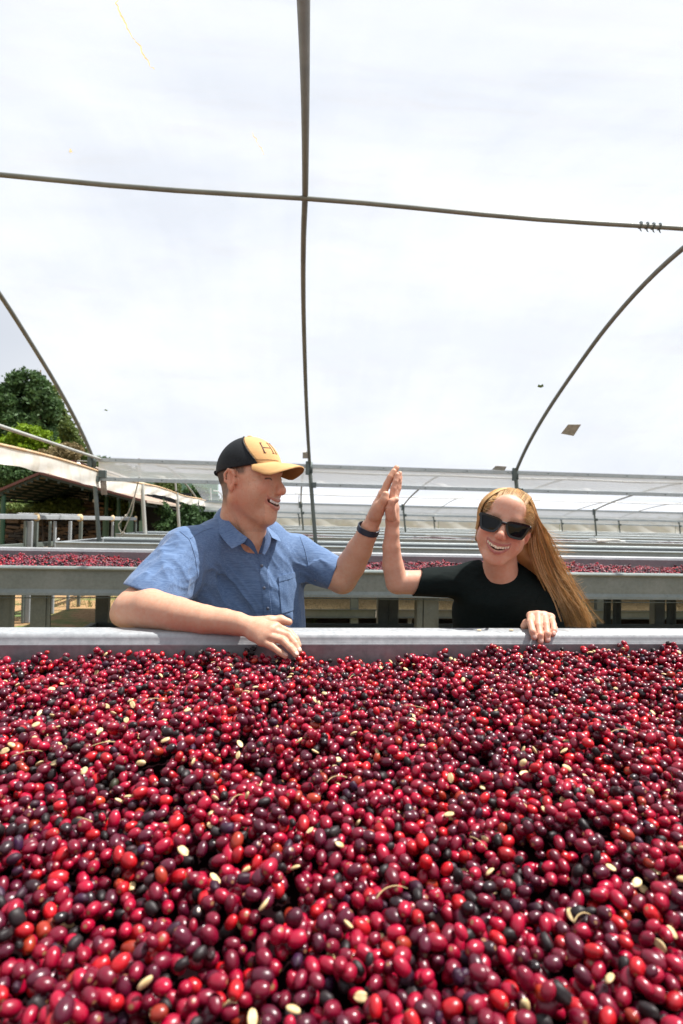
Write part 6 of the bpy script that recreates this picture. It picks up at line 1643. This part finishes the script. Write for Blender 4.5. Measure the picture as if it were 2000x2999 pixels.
for s in range(1500):                                            # from the hairline over the temples
    az0 = r.uniform(18, 150); right = az0 < 104; e0 = 66 + 9 * abs(math.sin(math.radians(az0 - 90))) + r.normal(0, 4)
    tgt = (-5 if right else 176); pts = []
    for k_ in (0, .2, .42, .68, 1.0, 1.2):
        de = -11 * math.sin(math.pi * min(1, k_ * 1.5)) + 24 * k_ ** 1.6
        pts.append(HW.w(ecap(az0 + (tgt - az0) * k_, e0 + de, .001 + .005 * math.sin(min(1, k_) * 3.1) * r.uniform(.6, 1.3))))
    if right:
        uu = r.uniform(.3, 1); pts += [K(1560 + 45 * uu, 1565, 1.70 + .06 * r.rand()), K(1560 + 66 * uu, 1620, 1.72 + .07 * r.rand()), K(1590 + 74 * uu, 1700, 1.75 + .07 * r.rand()), K(1650 + 80 * uu, 1800, 1.79 + .05 * r.rand())]
    strand(pts, r.uniform(.0004, .0008), hcol(.2 + .75 * r.rand()))
for s in range(1300):                                           # temples and the sides behind the glasses
    right = r.rand() < .62; az0 = r.uniform(5, 60) if right else r.uniform(120, 172); e0 = r.uniform(62, 99) - (6 if not right else 0); tgt = -14 if right else 186
    pts = [HW.w(ecap(az0 + (tgt - az0) * k_, e0 - 6 * math.sin(k_ * 3) + 22 * k_ ** 1.5, .002 + .004 * r.rand())) for k_ in (0, .25, .5, .75, 1)]
    if right:
        uu = r.uniform(.0, .7); pts += [K(1552 + 45 * uu, 1575, 1.69 + .06 * r.rand()), K(1556 + 60 * uu, 1625, 1.71 + .07 * r.rand()), K(1588 + 64 * uu, 1700, 1.75 + .07 * r.rand()), K(1645 + 75 * uu, 1795 + 25 * r.rand(), 1.79 + .05 * r.rand())]
    else: pts.append(pts[-1] + (0, -.02, .005))
    strand(pts, r.uniform(.0004, .0008), hcol(.15 + .75 * r.rand()))
for s in range(260):                                            # crown, combed back over the top from the hairline
    x0 = r.uniform(-.045, .05); pts = []
    st_ = r.uniform(-66, -25)
    for e in (st_, st_ * .6, st_ * .2, 12, 45):
        a = math.radians(e); pts.append(HW.w((x0 + .012 * (e + 38) / 80, .031 + .0915 * math.cos(a) * math.sqrt(max(0, 1 - (x0 / .09) ** 2)) + .003 * r.rand(), -.018 - (.115 if a < 0 else .104) * math.sin(a))))
    strand(pts, r.uniform(.0004, .0008), hcol(.3 + .7 * r.rand()))
for s in range(170):                                             # loose flyaways
    y0 = r.uniform(0, 1); a = K(1590 + 40 * y0, 1540 + 180 * y0, 1.72 + .05 * r.rand()); d = np.array((r.uniform(.02, .10), r.uniform(-.09, -.005), r.uniform(-.02, .03)))
    pts = [a, a + d * .4 + (0, -.012, 0), a + d * .75 + (0, -.014, 0), a + d + (0, r.uniform(-.01, .012), 0)]; strand(pts, r.uniform(.0003, .0006), hcol(.9))
for s in range(150):                                            # loose locks curling off the ends
    uu = r.rand(); a = K(1600 + 70 * uu, 1700 + 30 * r.rand(), 1.76 + .06 * r.rand()); b = K(1648 + 80 * uu, 1790 + 25 * r.rand(), 1.79 + .05 * r.rand()); e = b + (r.uniform(-.012, .035), -r.uniform(.0, .030), 0)
    strand([a, (a + b) / 2 + (r.uniform(-.012, .012), r.uniform(-.006, .006), 0), b, (b + e) / 2 + (r.uniform(-.008, .008), -.006, 0), e], r.uniform(.0004, .0008), hcol(.3 + .7 * r.rand()))
for s in range(14):
    a = HW.w((-.078, r.uniform(-.06, .03), .0 + .03 * r.rand())); d = np.array((-r.uniform(.005, .03), -r.uniform(.01, .05), 0)); strand([a, a + d * .4, a + d + (0, .01, 0), a + d * 1.2], .00028, hcol(.9))
SVa = np.concatenate(SV); SCa = np.concatenate(SC)
mesh_obj('hair_strands', c2w(SVa), np.concatenate(SF)[:, ::-1], M['hair'], hair_o, True, colors=SCa)['kind'] = 'stuff'
# ---- trousers and shoes
hipw = c2w(K(1474, 2090, 1.88)); hx, hy = hipw[0], hipw[1]; J = SDF()
M['trousers'] = cloth_mat('dark_trousers', (.012, .014, .018), (.03, .034, .04))
J.ell(W(hx, hy, .76), (.165, .125, .12), k=.05)
J.cone(W(hx - .085, hy, .74), W(hx - .12, hy - .16, .42), .088, .062, k=.05).cone(W(hx - .12, hy - .16, .42), W(hx - .12, hy + .03, .07), .058, .045, k=.03)
J.cone(W(hx + .085, hy, .74), W(hx + .12, hy - .16, .42), .088, .062, k=.05).cone(W(hx + .12, hy - .16, .42), W(hx + .12, hy + .05, .07), .058, .045, k=.03)
lo_ = np.minimum(W(hx - .42, hy - .45, -.02), W(hx + .42, hy + .35, -.02)) - .05; hi_ = np.maximum(W(hx + .42, hy + .35, .98), W(hx - .42, hy - .45, .98)) + .05
sdf_obj('trousers', J, lo_, hi_, .014, M['trousers'], wom, None, 2)
for dx, dy in ((-.12, .03), (.12, .05)):
    Sh = SDF(); Sh.cone(W(hx + dx, hy + dy + .04, .04), W(hx + dx, hy + dy - .12, .03), .040, .034, k=.03); Sh.cone(W(hx + dx, hy + dy, .08), W(hx + dx, hy + dy, .05), .04, .04, k=.03)
    Sh.fn(half(W(hx, hy, .004), W(hx, hy, -1) - W(hx, hy, 0)), 'i', .004)
    c_ = W(hx + dx, hy + dy - .05, .06); sdf_obj('shoe', Sh, c_ - .2, c_ + .2, .008, M['shoe'], wom, None, 1)
# ---------------------------------------------------------------- put each thing's origin at its base
bpy.context.view_layer.update()
for o in list(sc.objects):
    if o.type == 'EMPTY' and o.parent is None:
        lo = np.array([1e9] * 3); hi = -lo
        for c in o.children_recursive:
            if c.type != 'MESH' or not len(c.data.vertices): continue
            b = np.array([c.matrix_world @ Vector(q) for q in c.bound_box]); lo = np.minimum(lo, b.min(0)); hi = np.maximum(hi, b.max(0))
        c = Vector(((lo[0] + hi[0]) / 2, (lo[1] + hi[1]) / 2, lo[2])); o.location = c
        for ch in o.children: ch.location = ch.location - c
